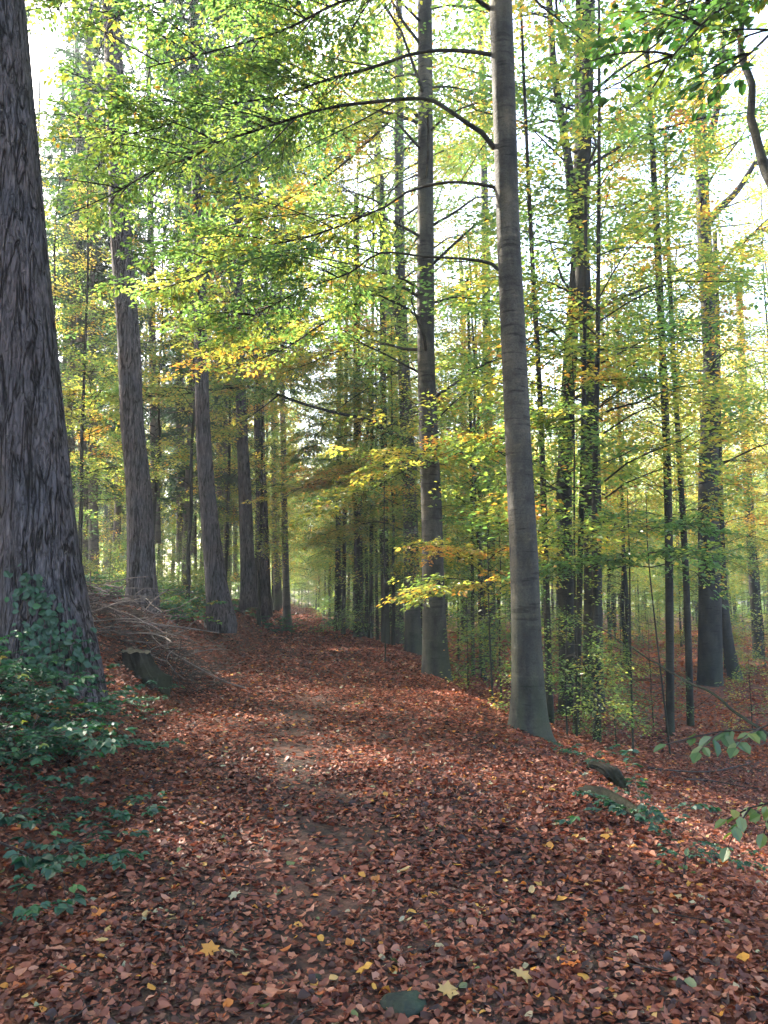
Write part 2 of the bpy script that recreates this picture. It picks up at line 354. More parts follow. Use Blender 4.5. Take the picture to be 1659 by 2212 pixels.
# ------------------------------------------------------------------ ground
def axis(parts):
    return np.unique(np.concatenate([np.arange(a, b, s) for a, b, s in parts]))
gx = axis([(-180, -60, 30), (-60, -12, 2.5), (-12, -4, .5), (-4, 5, .12), (5, 12, .4), (12, 60, 2.5), (60, 181, 30)])
gy = axis([(-60, -4, 4), (-4, 1.5, .5), (1.5, 12, .12), (12, 30, .3), (30, 60, 1), (60, 150, 5), (150, 241, 30)])
def sheet(xs, ys, dz=0.0):
    X, Y = np.meshgrid(xs, ys); Z = terrain(X, Y) + dz; nx, ny = len(xs), len(ys)
    i = np.arange(ny - 1)[:, None] * nx + np.arange(nx - 1)[None]
    return np.stack([X, Y, Z], -1).reshape(-1, 3), np.stack([i, i + 1, i + nx + 1, i + nx], -1).reshape(-1, 4)
mb = MB(); mb.add(*sheet(gx, gy)); tag(mb.build('ground', M_GROUND), kind='structure')
mb = MB(); px_ = gx[(gx > -1.05) & (gx < 1.6)]; mb.add(*sheet(px_, gy[(gy > -4) & (gy < 200)], .006)); tag(mb.build('path', M_PATH), kind='structure')

# leaf litter -----------------------------------------------------------
def litter(name, label, boxes, seed, lmat):
    rg = np.random.default_rng(seed); mb = MB()
    for (x0, x1, y0, y1, dens, size, curl) in boxes:
        n = int((x1 - x0) * (y1 - y0) * dens); x = rg.uniform(x0, x1, n); y = rg.uniform(y0, y1, n)
        k = np.abs(x) > -1
        bare = np.exp(-((x - .12 - .25 * np.sin(y * .5)) / .42) ** 2) * .75 + .25
        keep = rg.random(n) > np.where(n2(x, y, .55, 2.2) + .5 * n2(x, y, .2, 4.4) > .15, .85, .12) * bare * (y < 14)
        # only what the frame can show (and a margin beside it)
        v = np.stack([x, y, np.zeros(n)], -1) - CAM * np.array([1, 1, 0]); d = v @ FH; s = v @ RT
        keep &= (np.abs(s) < .62 * d + 1.5) & k
        x, y = x[keep], y[keep]; n = len(x); z = terrain(x, y) + rg.uniform(.006, .03, n)
        if y0 > 16: z += .01
        a = rg.uniform(0, 2 * math.pi, n); H = np.stack([np.cos(a), np.sin(a), rg.normal(0, .22, n)], -1)
        tl = .34
        Nm = np.array([0, 0, 1.0]) + rg.normal(0, tl, (n, 3)) * np.array([1, 1, .3])
        L = size * np.minimum(np.exp(rg.normal(.05, .40, n)), 1.75); Pb = np.stack([x, y, z], -1)
        patch = n2(x, y, .9, 7.7) * .10 + np.where(x > 2.2, .06, 0)
        tone = np.clip(rg.beta(1.7, 2.2, n) * .80 + patch, 0, .80)
        rr = rg.random(n); tone = np.where(rr > .95, rg.uniform(.82, 1.0, n), tone)
        if not curl:
            leaves(mb, Pb, H, Nm, L, tone, 0, False, .16, .34); continue
        H = norm(H); S = norm(np.cross(Nm, H)); Nn = np.cross(H, S)
        u = np.array([0, .22, .52, .80, 1.0]); wd = np.array([.06, .33, .38, .24, .02])[None] * rg.uniform(.55, 1.15, n)[:, None]
        c1 = rg.normal(0, .6, n)[:, None, None]; c2 = rg.uniform(-.5, 1.1, n)[:, None, None]; lob = 1 + rg.uniform(-.28, .28, (n, 5, 2))
        cols = []
        for sgn in (-1, 0, 1):
            wq = wd[:, :, None] * (lob[:, :, :1] if sgn < 0 else lob[:, :, 1:]) * sgn
            hgt = c1 * (u[None, :, None] - .5) ** 2 * 1.2 + c2 * np.abs(wq) ** 1.5 * 1.3
            cols.append(Pb[:, None] + (H[:, None] * (u[None, :, None] - .5) + S[:, None] * wq + Nn[:, None] * hgt) * L[:, None, None])
        V = np.stack(cols, 2)                                # n,5,3,3
        b = np.arange(n)[:, None] * 15; q = []
        for i in range(4):
            for j in range(2): q.append(b + np.array([[i * 3 + j, i * 3 + j + 1, i * 3 + j + 4, i * 3 + j + 3]]))
        mb.add(V.reshape(-1, 3), np.concatenate(q, 0), np.tile(tone, 8))
    return tag(mb.build(name, lmat), label, 'leaf litter', kind='stuff')
litter('leaf_litter', 'brown and red fallen leaves carpeting the path and its banks',
       [(-3.2, 4.2, 1.6, 4.5, 2100, .034, True), (-4, 5.5, 4.5, 8.5, 1500, .037, True), (-6, 8, 8.5, 16, 800, .045, False), (-7, 9, 16, 30, 230, .068, False), (-5, 6, 30, 60, 70, .10, False), (-2.5, 3, 60, 100, 70, .14, False), (-2.5, 3, 100, 165, 45, .2, False)], 3, M_LITTER)
litter('leaf_litter', 'orange red fallen leaves covering the floor of the wood right of the path',
       [(4.2, 6.5, 2, 4.5, 500, .055, False), (5.5, 9, 4.5, 8.5, 420, .055, False), (8, 14, 8.5, 16, 300, .06, False), (9, 24, 16, 30, 130, .075, False), (6, 40, 30, 60, 40, .12, False)], 5, M_LITTER_WOOD)

mb = MB(); rt = np.random.default_rng(31)
for _ in range(520):
    y = 1.8 + 12 * rt.random() ** 1.5; x = rt.uniform(-2.6, 3.4); a = rt.uniform(0, 6.28); L = rt.uniform(.05, .32); t = np.linspace(-.5, .5, 5)
    q = np.stack([x + np.cos(a) * t * L, y + np.sin(a) * t * L, 0 * t], -1); q[:, :2] += np.cumsum(rt.normal(0, .012 * L * 4, (5, 2)), 0); q[:, 2] = terrain(q[:, 0], q[:, 1]) + rt.uniform(.018, .035) + rt.normal(0, .004, 5)
    tube(mb, q, np.linspace(.0032, .0014, 5) * rt.uniform(.7, 1.6), 4, .5, 0, cap=False)
tag(mb.build('twig_litter', M_TWIG), 'thin broken twigs strewn among the fallen leaves', 'twigs', kind='stuff')
# ------------------------------------------------------------------ tree builders
def trunk_rfun(seed, flare=.55, fh=.45, lobes=5, rough=.03):
    rg = np.random.default_rng(seed); ph = rg.uniform(0, 6.28); la = rg.uniform(.6, 1.4, lobes)
    def f(rr, p, a):
        h = (p[:, 2] - p[0, 2])[:, None]
        lob = sum(la[i] * np.maximum(np.cos(a - ph - i * 2 * math.pi / lobes + .3 * math.sin(i * 3)), 0) ** 5 for i in range(lobes))[None]
        rr = rr * (1 + flare * np.exp(-np.maximum(h - .25, 0) / fh) * (.45 + .75 * lob))
        q = np.stack([np.cos(a)[None] * 1.6 + seed + 0 * h, np.sin(a)[None] * 1.6 + 0 * h, h * .7 + 0 * a[None]], -1)
        q2 = np.stack([np.cos(a)[None] * 5 + seed + 0 * h, np.sin(a)[None] * 5 + 0 * h, h * 1.1 + 0 * a[None]], -1)
        return rr * (1 + rough * 1.6 * vnoise(q) + rough * vnoise(q2))
    return f

def branch_poly(rg, p0, az, L, up, arch, wob=.06, n=6):
    t = np.linspace(0, 1, n); d = np.array([math.cos(az), math.sin(az), 0])
    z = up * t * L - arch * t ** 2 * L
    p = p0[None] + d[None] * (t * L * (1 - .15 * up))[:, None] + np.array([0, 0, 1.0])[None] * z[:, None]
    return p + rg.normal(0, wob * L / n, (n, 3)) * t[:, None]

def crown_mesh(name, seed, z0, z1, nb, rad, size, spacing, tone, axis_fun=None, up=(.25, .7), shape='round', bark=None, tw=1.6, rb=.03, width=.16, maxtw=2.0, tvar=.12):
    """crown = branches + leaves, built about a trunk axis at the origin"""
    rg = np.random.default_rng(seed); mb = MB(); polys = []
    for i in range(nb):
        f = (i + rg.uniform(0, 1)) / nb; z = z0 + (z1 - z0) * f
        r = rad * {'round': math.sqrt(max(.12, 1 - (1.6 * f - .6) ** 2)), 'cone': 1.05 - .9 * f, 'tube': .75 + .35 * math.sin(6 * f) * .5}[shape] * rg.uniform(.65, 1.15)
        c = np.array([0, 0, z]) if axis_fun is None else axis_fun(z)
        p = branch_poly(rg, c, i * 2.4 + rg.normal(0, .6), r, rg.uniform(*up), rg.uniform(.1, .7), .22)
        polys.append(p); k = len(p)
        tube(mb, smooth_poly(p, r / 6), np.linspace(rb * (.4 + r / rad), .004, len(smooth_poly(p, r / 6))), 4, .5, 1, cap=False)
        # forks
        for _ in range(2 if r > 1.5 else 0):
            q0 = p[rg.integers(1, 4)]; q = branch_poly(rg, q0, i * 2.4 + rg.choice([-1, 1]) * rg.uniform(.4, .9), r * rg.uniform(.4, .65), rg.uniform(*up) * .7, .2)
            polys.append(q); tube(mb, q, np.linspace(rb * .4, .003, len(q)), 3, .5, 1, cap=False)
    sprays(mb, polys, rg, size, tw, spacing, .42, tone, tvar, .42, width=width, maxtw=maxtw, rnd=.07, droop=.2)
    return mb.mesh(name, [M_LEAF, bark or M_POLE], smooth=False)

def fir_crown_mesh(name, seed, z0, z1, rad, nb=70, dens=26):
    rg = np.random.default_rng(seed); mb = MB()
    for i in range(nb):
        f = (i + rg.uniform(0, 1)) / nb; z = z0 + (z1 - z0) * f; L = rad * (1.05 - .9 * f) * rg.uniform(.6, 1.1); az = i * 2.4
        p = branch_poly(rg, np.array([0, 0, z]), az, L, rg.uniform(-.1, .15), rg.uniform(.1, .35)); tube(mb, p, np.linspace(.035, .006, len(p)), 3, .5, 1, cap=False)
        m = int(L * dens); t = rg.uniform(.15, 1, m); k = np.stack([np.interp(t, np.linspace(0, 1, len(p)), p[:, c]) for c in range(3)], -1)
        a = az + rg.choice([-1, 1], m) * rg.uniform(.5, 1.3, m); H = np.stack([np.cos(a), np.sin(a), rg.uniform(-.9, -.1, m)], -1)
        ln = rg.uniform(.35, .8, m) * (1.2 - t * .6)
        for s in range(3):
            leaves(mb, k + H * (ln * s * .28)[:, None] + rg.normal(0, .06, (m, 3)), H + rg.normal(0, .35, (m, 3)), np.array([0, 0, 1.0]) + rg.normal(0, .5, (m, 3)), ln * .5, np.clip(rg.normal(.4, .2, m), 0, 1), 0, False, .05, .13)
    return mb.mesh(name, [M_NEEDLE, M_SPRUCE], smooth=False)

MATURE = [crown_mesh('crown', 11, 6.0, 25, 46, 4.6, .118, .024, .40, bark=M_POLE, rb=.03, tw=2.6),
          crown_mesh('crown', 12, 4.5, 23, 46, 4.2, .118, .024, .50, bark=M_POLE, rb=.03, tw=2.6),
          crown_mesh('crown', 13, 7.0, 26, 46, 5.0, .122, .026, .60, bark=M_POLE, rb=.03, tw=2.6)]
YOUNG = [crown_mesh('crown', 21 + i, (2.6, 3.6, 2.0, 4.2)[i], (13, 15, 11, 16)[i], (44, 46, 40, 44)[i], (2.4, 2.7, 2.2, 2.6)[i],   .104, .0185, (.42, .50, .44, .62)[i], shape='tube', up=(.25, .95), tw=3.4, rb=.013, width=.14) for i in range(4)]
SAPL = [crown_mesh('crown', 31 + i, (.5, .8, .4)[i], (3.6, 5.2, 2.6)[i], (26, 34, 20)[i], (1.7, 2.0, 1.3)[i], .085, .018, (.28, .38, .48)[i], shape='cone', up=(.1, .4), tw=4.0, rb=.009, width=.12) for i in range(3)]
FIRC = [fir_crown_mesh('crown', 41, 17.5, 31, 4.4, 80, 30), fir_crown_mesh('crown', 42, 12, 27, 3.2, 70, 26), fir_crown_mesh('crown', 43, 4, 26, 3.0, 90, 24)]

def plain_trunk(name, seed, H, r, lean, mat_, seg=10, top=.25):
    rg = np.random.default_rng(seed); mb = MB(); n = 14; t = np.linspace(0, 1, n)
    wob = np.cumsum(rg.normal(0, .035, (n, 2)), 0) * H / 14; wob -= wob[0]
    p = np.stack([lean[0] * t * H + wob[:, 0], lean[1] * t * H + wob[:, 1], -.4 + t * (H + .4)], -1)
    q = smooth_poly(np.c_[p, r * (1 - (1 - top) * t ** .9)], .45)
    tube(mb, q[:, :3], q[:, 3], seg, .5, 0, trunk_rfun(seed, .45, .3, 4, .025)); return mb.mesh(name, mat_)
POLE_T = [plain_trunk('trunk', 51 + i, 16, .085, ((.01, 0), (-.012, .01), (.0, -.01), (.015, .01))[i], M_POLE, 8) for i in range(4)]
MAT_T = [plain_trunk('trunk', 61 + i, 25, .2, ((.005, 0), (-.008, 0), (0, .008))[i], M_BEECH if i != 1 else M_POLE, 12) for i in range(3)]
FIR_T = [plain_trunk('trunk', 71 + i, 29, .26, (-.01, .004 * i), M_SPRUCE, 12) for i in range(2)]
SAP_T = [plain_trunk('trunk', 81 + i, (3.7, 5.3, 2.7)[i], .022, (.01, .01), M_POLE, 6) for i in range(3)]

PROTO = {}
def tree(name, label, cat, group, x, y, trunk_me, crown_me, s=1.0, sr=None, rz=0.0, z=None):
    """a tree from shared meshes: the first of a pair is built, later ones are copied with their parts"""
    key = (trunk_me.name, crown_me.name)
    if key not in PROTO:
        o = thing(name, label, cat, (0, 0, 0), group); link('trunk', trunk_me, o); link('crown', crown_me, o); PROTO[key] = o
    else:
        o = copy_tree(PROTO[key]); o.name = name
    o['label'] = label; o['category'] = cat; o['group'] = group
    o.location = (x, y, float(terrain(x, y)) if z is None else z); o.rotation_euler = (0, 0, rz); sr = sr or s; o.scale = (sr, sr, s)
    for c in o.children:
        if c.name.startswith('crown'): c.scale = (s / sr, s / sr, 1)
    return o

def hero_trunk(root, base, D, pix, mat_, H, seg, seed, flare=.5, fh=.4, lobes=5, rough=.03, step=.2, topr=.35, name='trunk'):
    """trunk following photographed points (x, y, width in pixels); returns its axis in the tree's own frame"""
    pts = []
    for (a, b, wd) in pix:
        p = P(a, b, D) - base; pts.append([*p, wd / 2 / F * D])
    pts = np.array(pts); dirn = pts[-1, :3] - pts[-2, :3]; dirn /= np.linalg.norm(dirn)
    while pts[-1, 2] < H:
        stp = min(3.0, H - pts[-1, 2] + .01); f = (pts[-1, 2] + stp) / H
        dirn = norm(dirn * .8 + np.array([0, 0, .2])); pts = np.vstack([pts, np.r_[pts[-1, :3] + dirn * stp, pts[-1, 3] * (1 - .22 * stp / 3)]])
    pts[0, 2] -= .0; first = pts[0].copy(); first[2] -= .45; pts = np.vstack([first, pts])
    q = smooth_poly(pts, step); mb = MB(); tube(mb, q[:, :3], q[:, 3], seg, .5, 0, trunk_rfun(seed, flare, fh, lobes, rough))
    mb.build(name, mat_, root); return pts

def axis_at(pts, z): return np.array([np.interp(z, pts[:, 2], pts[:, c]) for c in range(2)] + [z])

def limb(root, base, pix, r0, r1, mat_=None, foliage=None, side=(), seed=0, seg=6, depth=None, name='limb'):
    """a limb through photographed points (x, y, distance); side = sub-branches as further lists of the same kind"""
    rg = np.random.default_rng(seed); mb = MB(); polys = []
    p = np.array([P(*q) - base for q in pix]); p[1:-1] += rg.normal(0, .03, (len(p) - 2, 3)); q = smooth_poly(p, .15); polys.append(q[::3])
    tube(mb, q, np.linspace(r0, r1, len(q)) + .25 * r0 * np.exp(-np.linspace(0, 18, len(q))), seg, .5, 0)
    for sp in side:
        p2 = np.array([P(*a) - base for a in sp]); q2 = smooth_poly(p2, .15); polys.append(q2[::2]); tube(mb, q2, np.linspace(r0 * .45, .006, len(q2)), 5, .5, 0)
    fo = dict(foliage or {}); extra = fo.pop('extra', 0); bl = fo.pop('blen', 1.0)
    # further side branches, spreading level and drooping a little
    L = np.linalg.norm(np.diff(q, axis=0), axis=1).sum()
    for i in range(extra):
        t = rg.uniform(fo.get('start', .2), .98); k = int(t * (len(q) - 1)); d = q[min(k + 3, len(q) - 1)] - q[max(k - 3, 0)]
        az = math.atan2(d[1], d[0]) + (1 if i % 2 else -1) * rg.uniform(.35, 1.1)
        b = branch_poly(rg, q[k], az, bl * rg.uniform(.9, 2.3) * (1.25 - .6 * t), rg.uniform(-.02, .35), rg.uniform(.1, .4)); polys.append(b)
        b2 = smooth_poly(b, .2); tube(mb, b2, np.linspace(r0 * .3 + .004, .004, len(b2)), 4, .5, 0, cap=False)
    o = mb.build(name, mat_ or M_POLE, root)
    if fo:
        fm = MB(); lm = fo.pop('mat', M_LEAF); sprays(fm, polys, rg, twig_mat=1, **fo); fm.build('foliage', [lm, mat_ or M_POLE], o, smooth=False)
    return o

# ------------------------------------------------------------------ the firs on the left bank
def hero(name, label, cat, bx, by, group=None, D=None):
    Dh, b = hit(bx, by)
    if D is not None: Dh = D; b = P(bx, by, D)
    return thing(name, label, cat, tuple(b), group), b, Dh

FIRG = 'tall firs standing in a row on the left bank'
o, b, D = hero('fir_tree', 'massive fir trunk with deeply fissured bark and ivy at its foot, largest on the left', 'tree', 100, 1478, FIRG, 9.0)
ax = hero_trunk(o, b, D, [(102, 1478, 200), (95, 1380, 196), (90, 1304, 186), (74, 1170, 178), (58, 970, 170), (36, 737, 168), (3, 333, 160), (-25, 0, 154)], M_FIR, 30, 64, 5, .26, .5, 6, .034, .10)
link('crown', FIRC[0], o, tuple(axis_at(ax, 15) - np.array([0, 0, 15])))
L1 = (b, D, ax)
LEFT = [('second tall fir from the big ivy clad trunk, rising behind the brushwood pile', (307, 1284), [(307, 1284, 62), (300, 1070, 55), (285, 904, 50), (278, 737, 49), (260, 500, 45), (255, 333, 44), (243, 67, 40), (240, 0, 39)], 20.0),
        ('fir with flared foot leaning left at the corner of the path bank', (476, 1330), [(476, 1330, 56), (466, 1250, 46), (448, 1070, 36), (438, 904, 32), (434, 737, 28), (428, 500, 26), (422, 250, 24)], 22.0),
        ('straight fir behind the flared fir, bluish bark lit on its left side', (537, 1284), [(537, 1284, 33), (528, 1037, 27), (522, 904, 24), (518, 700, 21), (514, 400, 19)], 30.0),
        ('slimmer fir nearest the narrow end of the path, ferns round its foot', (571, 1308), [(571, 1308, 30), (566, 1100, 25), (560, 950, 22), (556, 700, 20), (552, 400, 18)], 34.0)]
for k, (lb, (bx, by), pix, D) in enumerate(LEFT):
    o, b, D = hero('fir_tree', lb, 'tree', bx, by, FIRG, D)
    ax = hero_trunk(o, b, D, pix, M_FIR, 29, 28 if k < 2 else 18, 31 + k, .22, .35, 5, .025, .2)
    link('crown', FIRC[k % 2], o, tuple(axis_at(ax, 15) - np.array([0, 0, 15])))
# darker far stems on the left of the path end
for k, (bx, by, wd, D, lb) in enumerate([(598, 1300, 13, 44, 'thin dark stem just right of the slimmer fir by the path'), (620, 1338, 17, 40, 'short dark trunk at the left edge of the narrow path end'),
                                         (604, 1290, 9, 52, 'hair thin stem behind the fir nearest the path end')]):
    o, b, D = hero('fir_tree', lb, 'tree', bx, by, 'far stems along the left of the path', D)
    ax = hero_trunk(o, b, D, [(bx, by, wd), (bx - 5, by - 200, wd * .8), (bx - 10, by - 500, wd * .65)], M_SPRUCE, 22, 8, 55 + k, .3, .3, 4, .02, .5)
    link('crown', FIRC[1], o, (0, 0, 0))
# far conifers beyond the bank
for k, (bx, by, wd, tx, lb) in enumerate([(186, 1232, 20, 170, 'reddish spruce stem left of a paired grey stem, seen beside the big fir'), (203, 1236, 22, 196, 'grey stem right of its reddish twin, seen beside the big fir'),
                                          (337, 1150, 20, 325, 'spruce stem just behind the right side of the second fir'), (392, 1190, 21, 385, 'broad far spruce stem between the second fir and the flared fir'),
                                          (416, 1180, 10, 410, 'thin far spruce stem close left of the flared fir'), (476, 1200, 12, 470, 'thin brownish stem right of the flared fir'), (490, 1230, 13, 484, 'dark straight stem between flared fir and straight fir'),
                                          (508, 1240, 9, 503, 'faint thin stem close left of the straight bluish fir'), (150, 1190, 14, 140, 'faint spruce stem along the edge of the big fir trunk')]):
    D = (30, 29, 32, 34, 42, 38, 36, 45, 40)[k]; b = P(bx, by, D); b[2] = terrain(b[0], b[1])
    o = thing('spruce_tree', lb, 'tree', tuple(b), 'far conifers beyond the left bank')
    ax = hero_trunk(o, b, D, [(bx, by, wd), ((bx + tx) / 2, by - 300, wd * .85), (tx, by - 700, wd * .7), (tx - 4, by - 1000, wd * .6)], M_SPRUCE, 26, 10, 90 + k, .25, .3, 4, .02, .5)
    link('crown', FIRC[1 + k % 2], o, (0, 0, 0))

# ------------------------------------------------------------------ the beeches on the right of the path
ROW = 'beeches along the right edge of the path'
o, b, D = hero('beech_tree', 'smooth grey beech trunk with dark rings, nearest on the right of the path', 'tree', 1143, 1588, ROW)
R1 = (o, b, D)
ax = hero_trunk(o, b, D, [(1143, 1588, 76), (1138, 1400, 65), (1131, 1200, 61), (1117, 900, 56), (1098, 500, 53), (1090, 250, 53), (1081, 0, 52)], M_BEECH, 28, 40, 3, .75, .22, 5, .024, .1)
link('crown', MATURE[0], o, tuple(axis_at(ax, 18) - np.array([0, 0, 13.5])))
print('R1', D, b)
d1 = D
FOL = dict(size=.080, tw=5.2, spacing=.017, reach=.32, tone=.34, tvar=.11, start=.12, fine=True, droop=.16, width=.10, maxtw=1.5)
def fol(**k): f = dict(FOL); f.update(k); return f
limb(o, b, [(1068, 320, d1), (1040, 285, d1 - .2), (1010, 262, d1 - .3), (960, 230, d1 - .2), (910, 215, d1), (800, 220, d1 + .3), (700, 233, d1 + .5), (600, 268, d1 + .6), (553, 283, d1 + .7), (483, 313, d1 + .8), (413, 342, d1 + .8), (333, 364, d1 + .8), (233, 420, d1 + .8), (130, 470, d1 + .8)],
     .030, .008, foliage=fol(start=.35, extra=24, tone=.36, spacing=.021), side=([(483, 313, d1 + .8), (500, 270, d1 + .9), (553, 222, d1 + 1.1)], [(860, 215, d1 + .1), (780, 260, d1 + .8), (640, 330, d1 + 1.5), (480, 420, d1 + 2)], [(640, 255, d1 + .5), (560, 330, d1 + .3), (450, 390, d1)]), seed=1)
limb(o, b, [(1060, 118, d1), (1005, 110, d1 - .2), (940, 110, d1 - .3), (886, 117, d1 - .2), (803, 143, d1), (713, 175, d1 + .2), (600, 205, d1 + .4), (470, 235, d1 + .4), (330, 280, d1 + .4), (190, 300, d1 + .3)],
     .026, .006, foliage=fol(start=.3, extra=22, tone=.36, spacing=.022), side=([(803, 143, d1), (700, 120, d1 + .6), (560, 60, d1 + 1.2)], [(713, 175, d1 + .2), (600, 130, d1), (480, 120, d1 - .2)]), seed=2)
limb(o, b, [(1085, 432, d1), (1055, 412, d1 + .1), (970, 394, d1 + .4), (886, 413, d1 + .8), (820, 443, d1 + 1.1), (703, 497, d1 + 1.4), (636, 517, d1 + 1.6), (553, 537, d1 + 1.8), (430, 590, d1 + 2), (300, 640, d1 + 2.2)],
     .024, .006, foliage=fol(start=.35, extra=22, tone=.42), side=([(703, 497, d1 + 1.4), (600, 590, d1 + 1.4), (500, 680, d1 + 1.4)],), seed=3)
limb(o, b, [(1092, 595, d1), (1065, 578, d1), (1003, 563, d1 + .3), (920, 547, d1 + .6), (820, 553, d1 + .9), (753, 583, d1 + 1.1), (670, 623, d1 + 1.3), (586, 660, d1 + 1.5), (480, 720, d1 + 1.8)],
     .022, .006, foliage=fol(start=.4, extra=18, tone=.46), seed=4)
limb(o, b, [(1060, 20, d1), (990, -20, d1 - .3), (880, -30, d1 - .5), (740, 10, d1 - .4), (600, 60, d1 - .3), (450, 110, d1 - .2), (300, 150, d1)],
     .028, .007, foliage=fol(start=.3, extra=22, tone=.36, spacing=.022), seed=5)
limb(o, b, [(1062, -120, d1), (960, -190, d1 - .3), (820, -190, d1 - .5), (660, -130, d1 - .4), (500, -60, d1 - .3), (350, 0, d1 - .2), (180, 60, d1)],
     .028, .007, foliage=fol(start=.3, extra=22, tone=.34, spacing=.024), seed=6)

o, b, D = hero('beech_tree', 'stout dark beech second along the right edge of the path, flared green foot', 'tree', 942, 1462, ROW)
print('R2', D, b); d2 = D
ax = hero_trunk(o, b, D, [(942, 1462, 56), (937, 1300, 49), (932, 1100, 45), (921, 800, 39), (919, 500, 38), (919, 250, 34), (918, 0, 32)], M_BEECH, 25, 30, 8, .35, .35, 5, .022, .15)
link('crown', MATURE[1], o, tuple(axis_at(ax, 15) - np.array([0, 0, 15])))
limb(o, b, [(903, 640, D), (860, 620, D - .5), (790, 640, D - 1), (700, 700, D - 1.3), (600, 760, D - 1.5), (480, 800, D - 1.6)], .035, .008, foliage=fol(extra=18, tone=.55, fine=False, size=.085), seed=12)
limb(o, b, [(903, 255, D), (870, 240, D), (800, 300, D - .4), (700, 380, D - .6), (600, 440, D - .6), (470, 520, D - .6)], .04, .008, foliage=fol(extra=18, tone=.42, fine=False, size=.085), seed=13)
limb(o, b, [(910, 980, D), (890, 1000, D - 1), (850, 1040, D - 1.4), (800, 1060, D - 1.6)], .018, .005, foliage=fol(extra=7, tone=.58, size=.085, start=.1), seed=14)
limb(o, b, [(950, 1180, D), (985, 1200, D - 1), (1030, 1230, D - 1.2), (1075, 1260, D - 1.3)], .014, .005, foliage=fol(extra=7, tone=.70, size=.08, start=.1), seed=15)

o, b, D = hero('beech_tree', 'twin stemmed dark beech third along the path, long bare limb reaching left', 'tree', 893, 1412, ROW, None)
print('R3', D, b)
ax = hero_trunk(o, b, D, [(893, 1412, 36), (888, 1200, 33), (882, 1000, 31), (868, 700, 25), (863, 500, 22), (862, 250, 22)], M_BEECH, 24, 22, 9, .3, .35, 5, .02, .2)
st = hero_trunk(o, b, D, [(890, 1010, 22), (885, 940, 18), (878, 860, 15), (866, 760, 14), (850, 640, 13)], M_BEECH, 12, 12, 19, 0, .3, 4, .02, .3, name='limb')
link('crown', MATURE[2], o, tuple(axis_at(ax, 15) - np.array([0, 0, 15])))
limb(o, b, [(868, 945, D), (830, 925, D - .3), (790, 905, D - .6), (720, 890, D - 1), (650, 872, D - 1.4), (600, 855, D - 1.6), (540, 838, D - 1.8), (450, 843, D - 2), (360, 857, D - 2), (257, 853, D - 2), (160, 860, D - 2)],
     .065, .012, foliage=fol(start=.35, extra=24, tone=.58, fine=False, size=.09), side=([(310, 864, D - 2), (250, 910, D - 2.2), (170, 945, D - 2.4)], [(600, 855, D - 1.6), (540, 900, D - 2), (460, 950, D - 2.6)]), seed=21)
limb(o, b, [(862, 700, D), (800, 720, D - .5), (720, 760, D - 1), (620, 800, D - 1.5), (520, 830, D - 2)], .03, .008, foliage=fol(extra=20, tone=.60, fine=False, size=.09), seed=22)
limb(o, b, [(880, 1100, D), (800, 1060, D + 1), (720, 1040, D + 2), (640, 1060, D + 3), (600, 1090, D + 3)], .022, .006, foliage=fol(extra=18, tone=.56, fine=False, size=.10), seed=24)
limb(o, b, [(866, 800, D), (790, 840, D + 1), (720, 900, D + 2), (660, 980, D + 3), (630, 1030, D + 3)], .022, .006, foliage=fol(extra=18, tone=.58, fine=False, size=.10), seed=25)
limb(o, b, [(884, 1150, D), (820, 1130, D + 2), (750, 1140, D + 4), (690, 1170, D + 6)], .02, .006, foliage=fol(extra=14, tone=.50, fine=False, size=.10), seed=26)
limb(o, b, [(872, 1010, D), (800, 1010, D + .5), (700, 1030, D + 1), (600, 1080, D + 1.5)], .02, .006, foliage=fol(extra=16, tone=.60, fine=False, size=.09), seed=23)

o, b, D = hero('beech_tree', 'grey beech close behind the twin stemmed one, forked high above the path', 'tree', 860, 1392, ROW)
print('R4', D, b)
ax = hero_trunk(o, b, D, [(860, 1392, 26), (858, 1200, 24), (856, 1000, 23), (846, 800, 22), (836, 600, 22), (830, 500, 22), (818, 400, 17), (812, 200, 15)], M_BEECH, 22, 16, 10, .3, .3, 5, .02, .3)
limb(o, b, [(832, 492, D), (800, 470, D), (770, 448, D), (735, 420, D), (710, 380, D)], .07, .03, M_BEECH, foliage=fol(extra=14, tone=.45, fine=False, size=.1, start=.5), seed=31)
link('crown', MATURE[1], o, tuple(axis_at(ax, 12) - np.array([0, 0, 12])))

def hero_simple(lb, pix, crown, mat_=None, H=18, group=None, seg=14, D=None, seed=1, name='beech_tree', cl=(0, 0, 0), cs=1.0, flare=.3):
    bx, by, _ = pix[0]; o, b, D = hero(name, lb, 'tree', bx, by, group, D)
    ax = hero_trunk(o, b, D, pix, mat_ or M_POLE, H, seg, seed, flare, .3, 4, .022, .3)
    if crown is not None:
        c = link('crown', crown, o, tuple(axis_at(ax, 8) - np.array([0, 0, 8]))); c.scale = (cs, cs, cs); c.rotation_euler = (0, 0, seed * 1.3)
    return o, b, D, ax

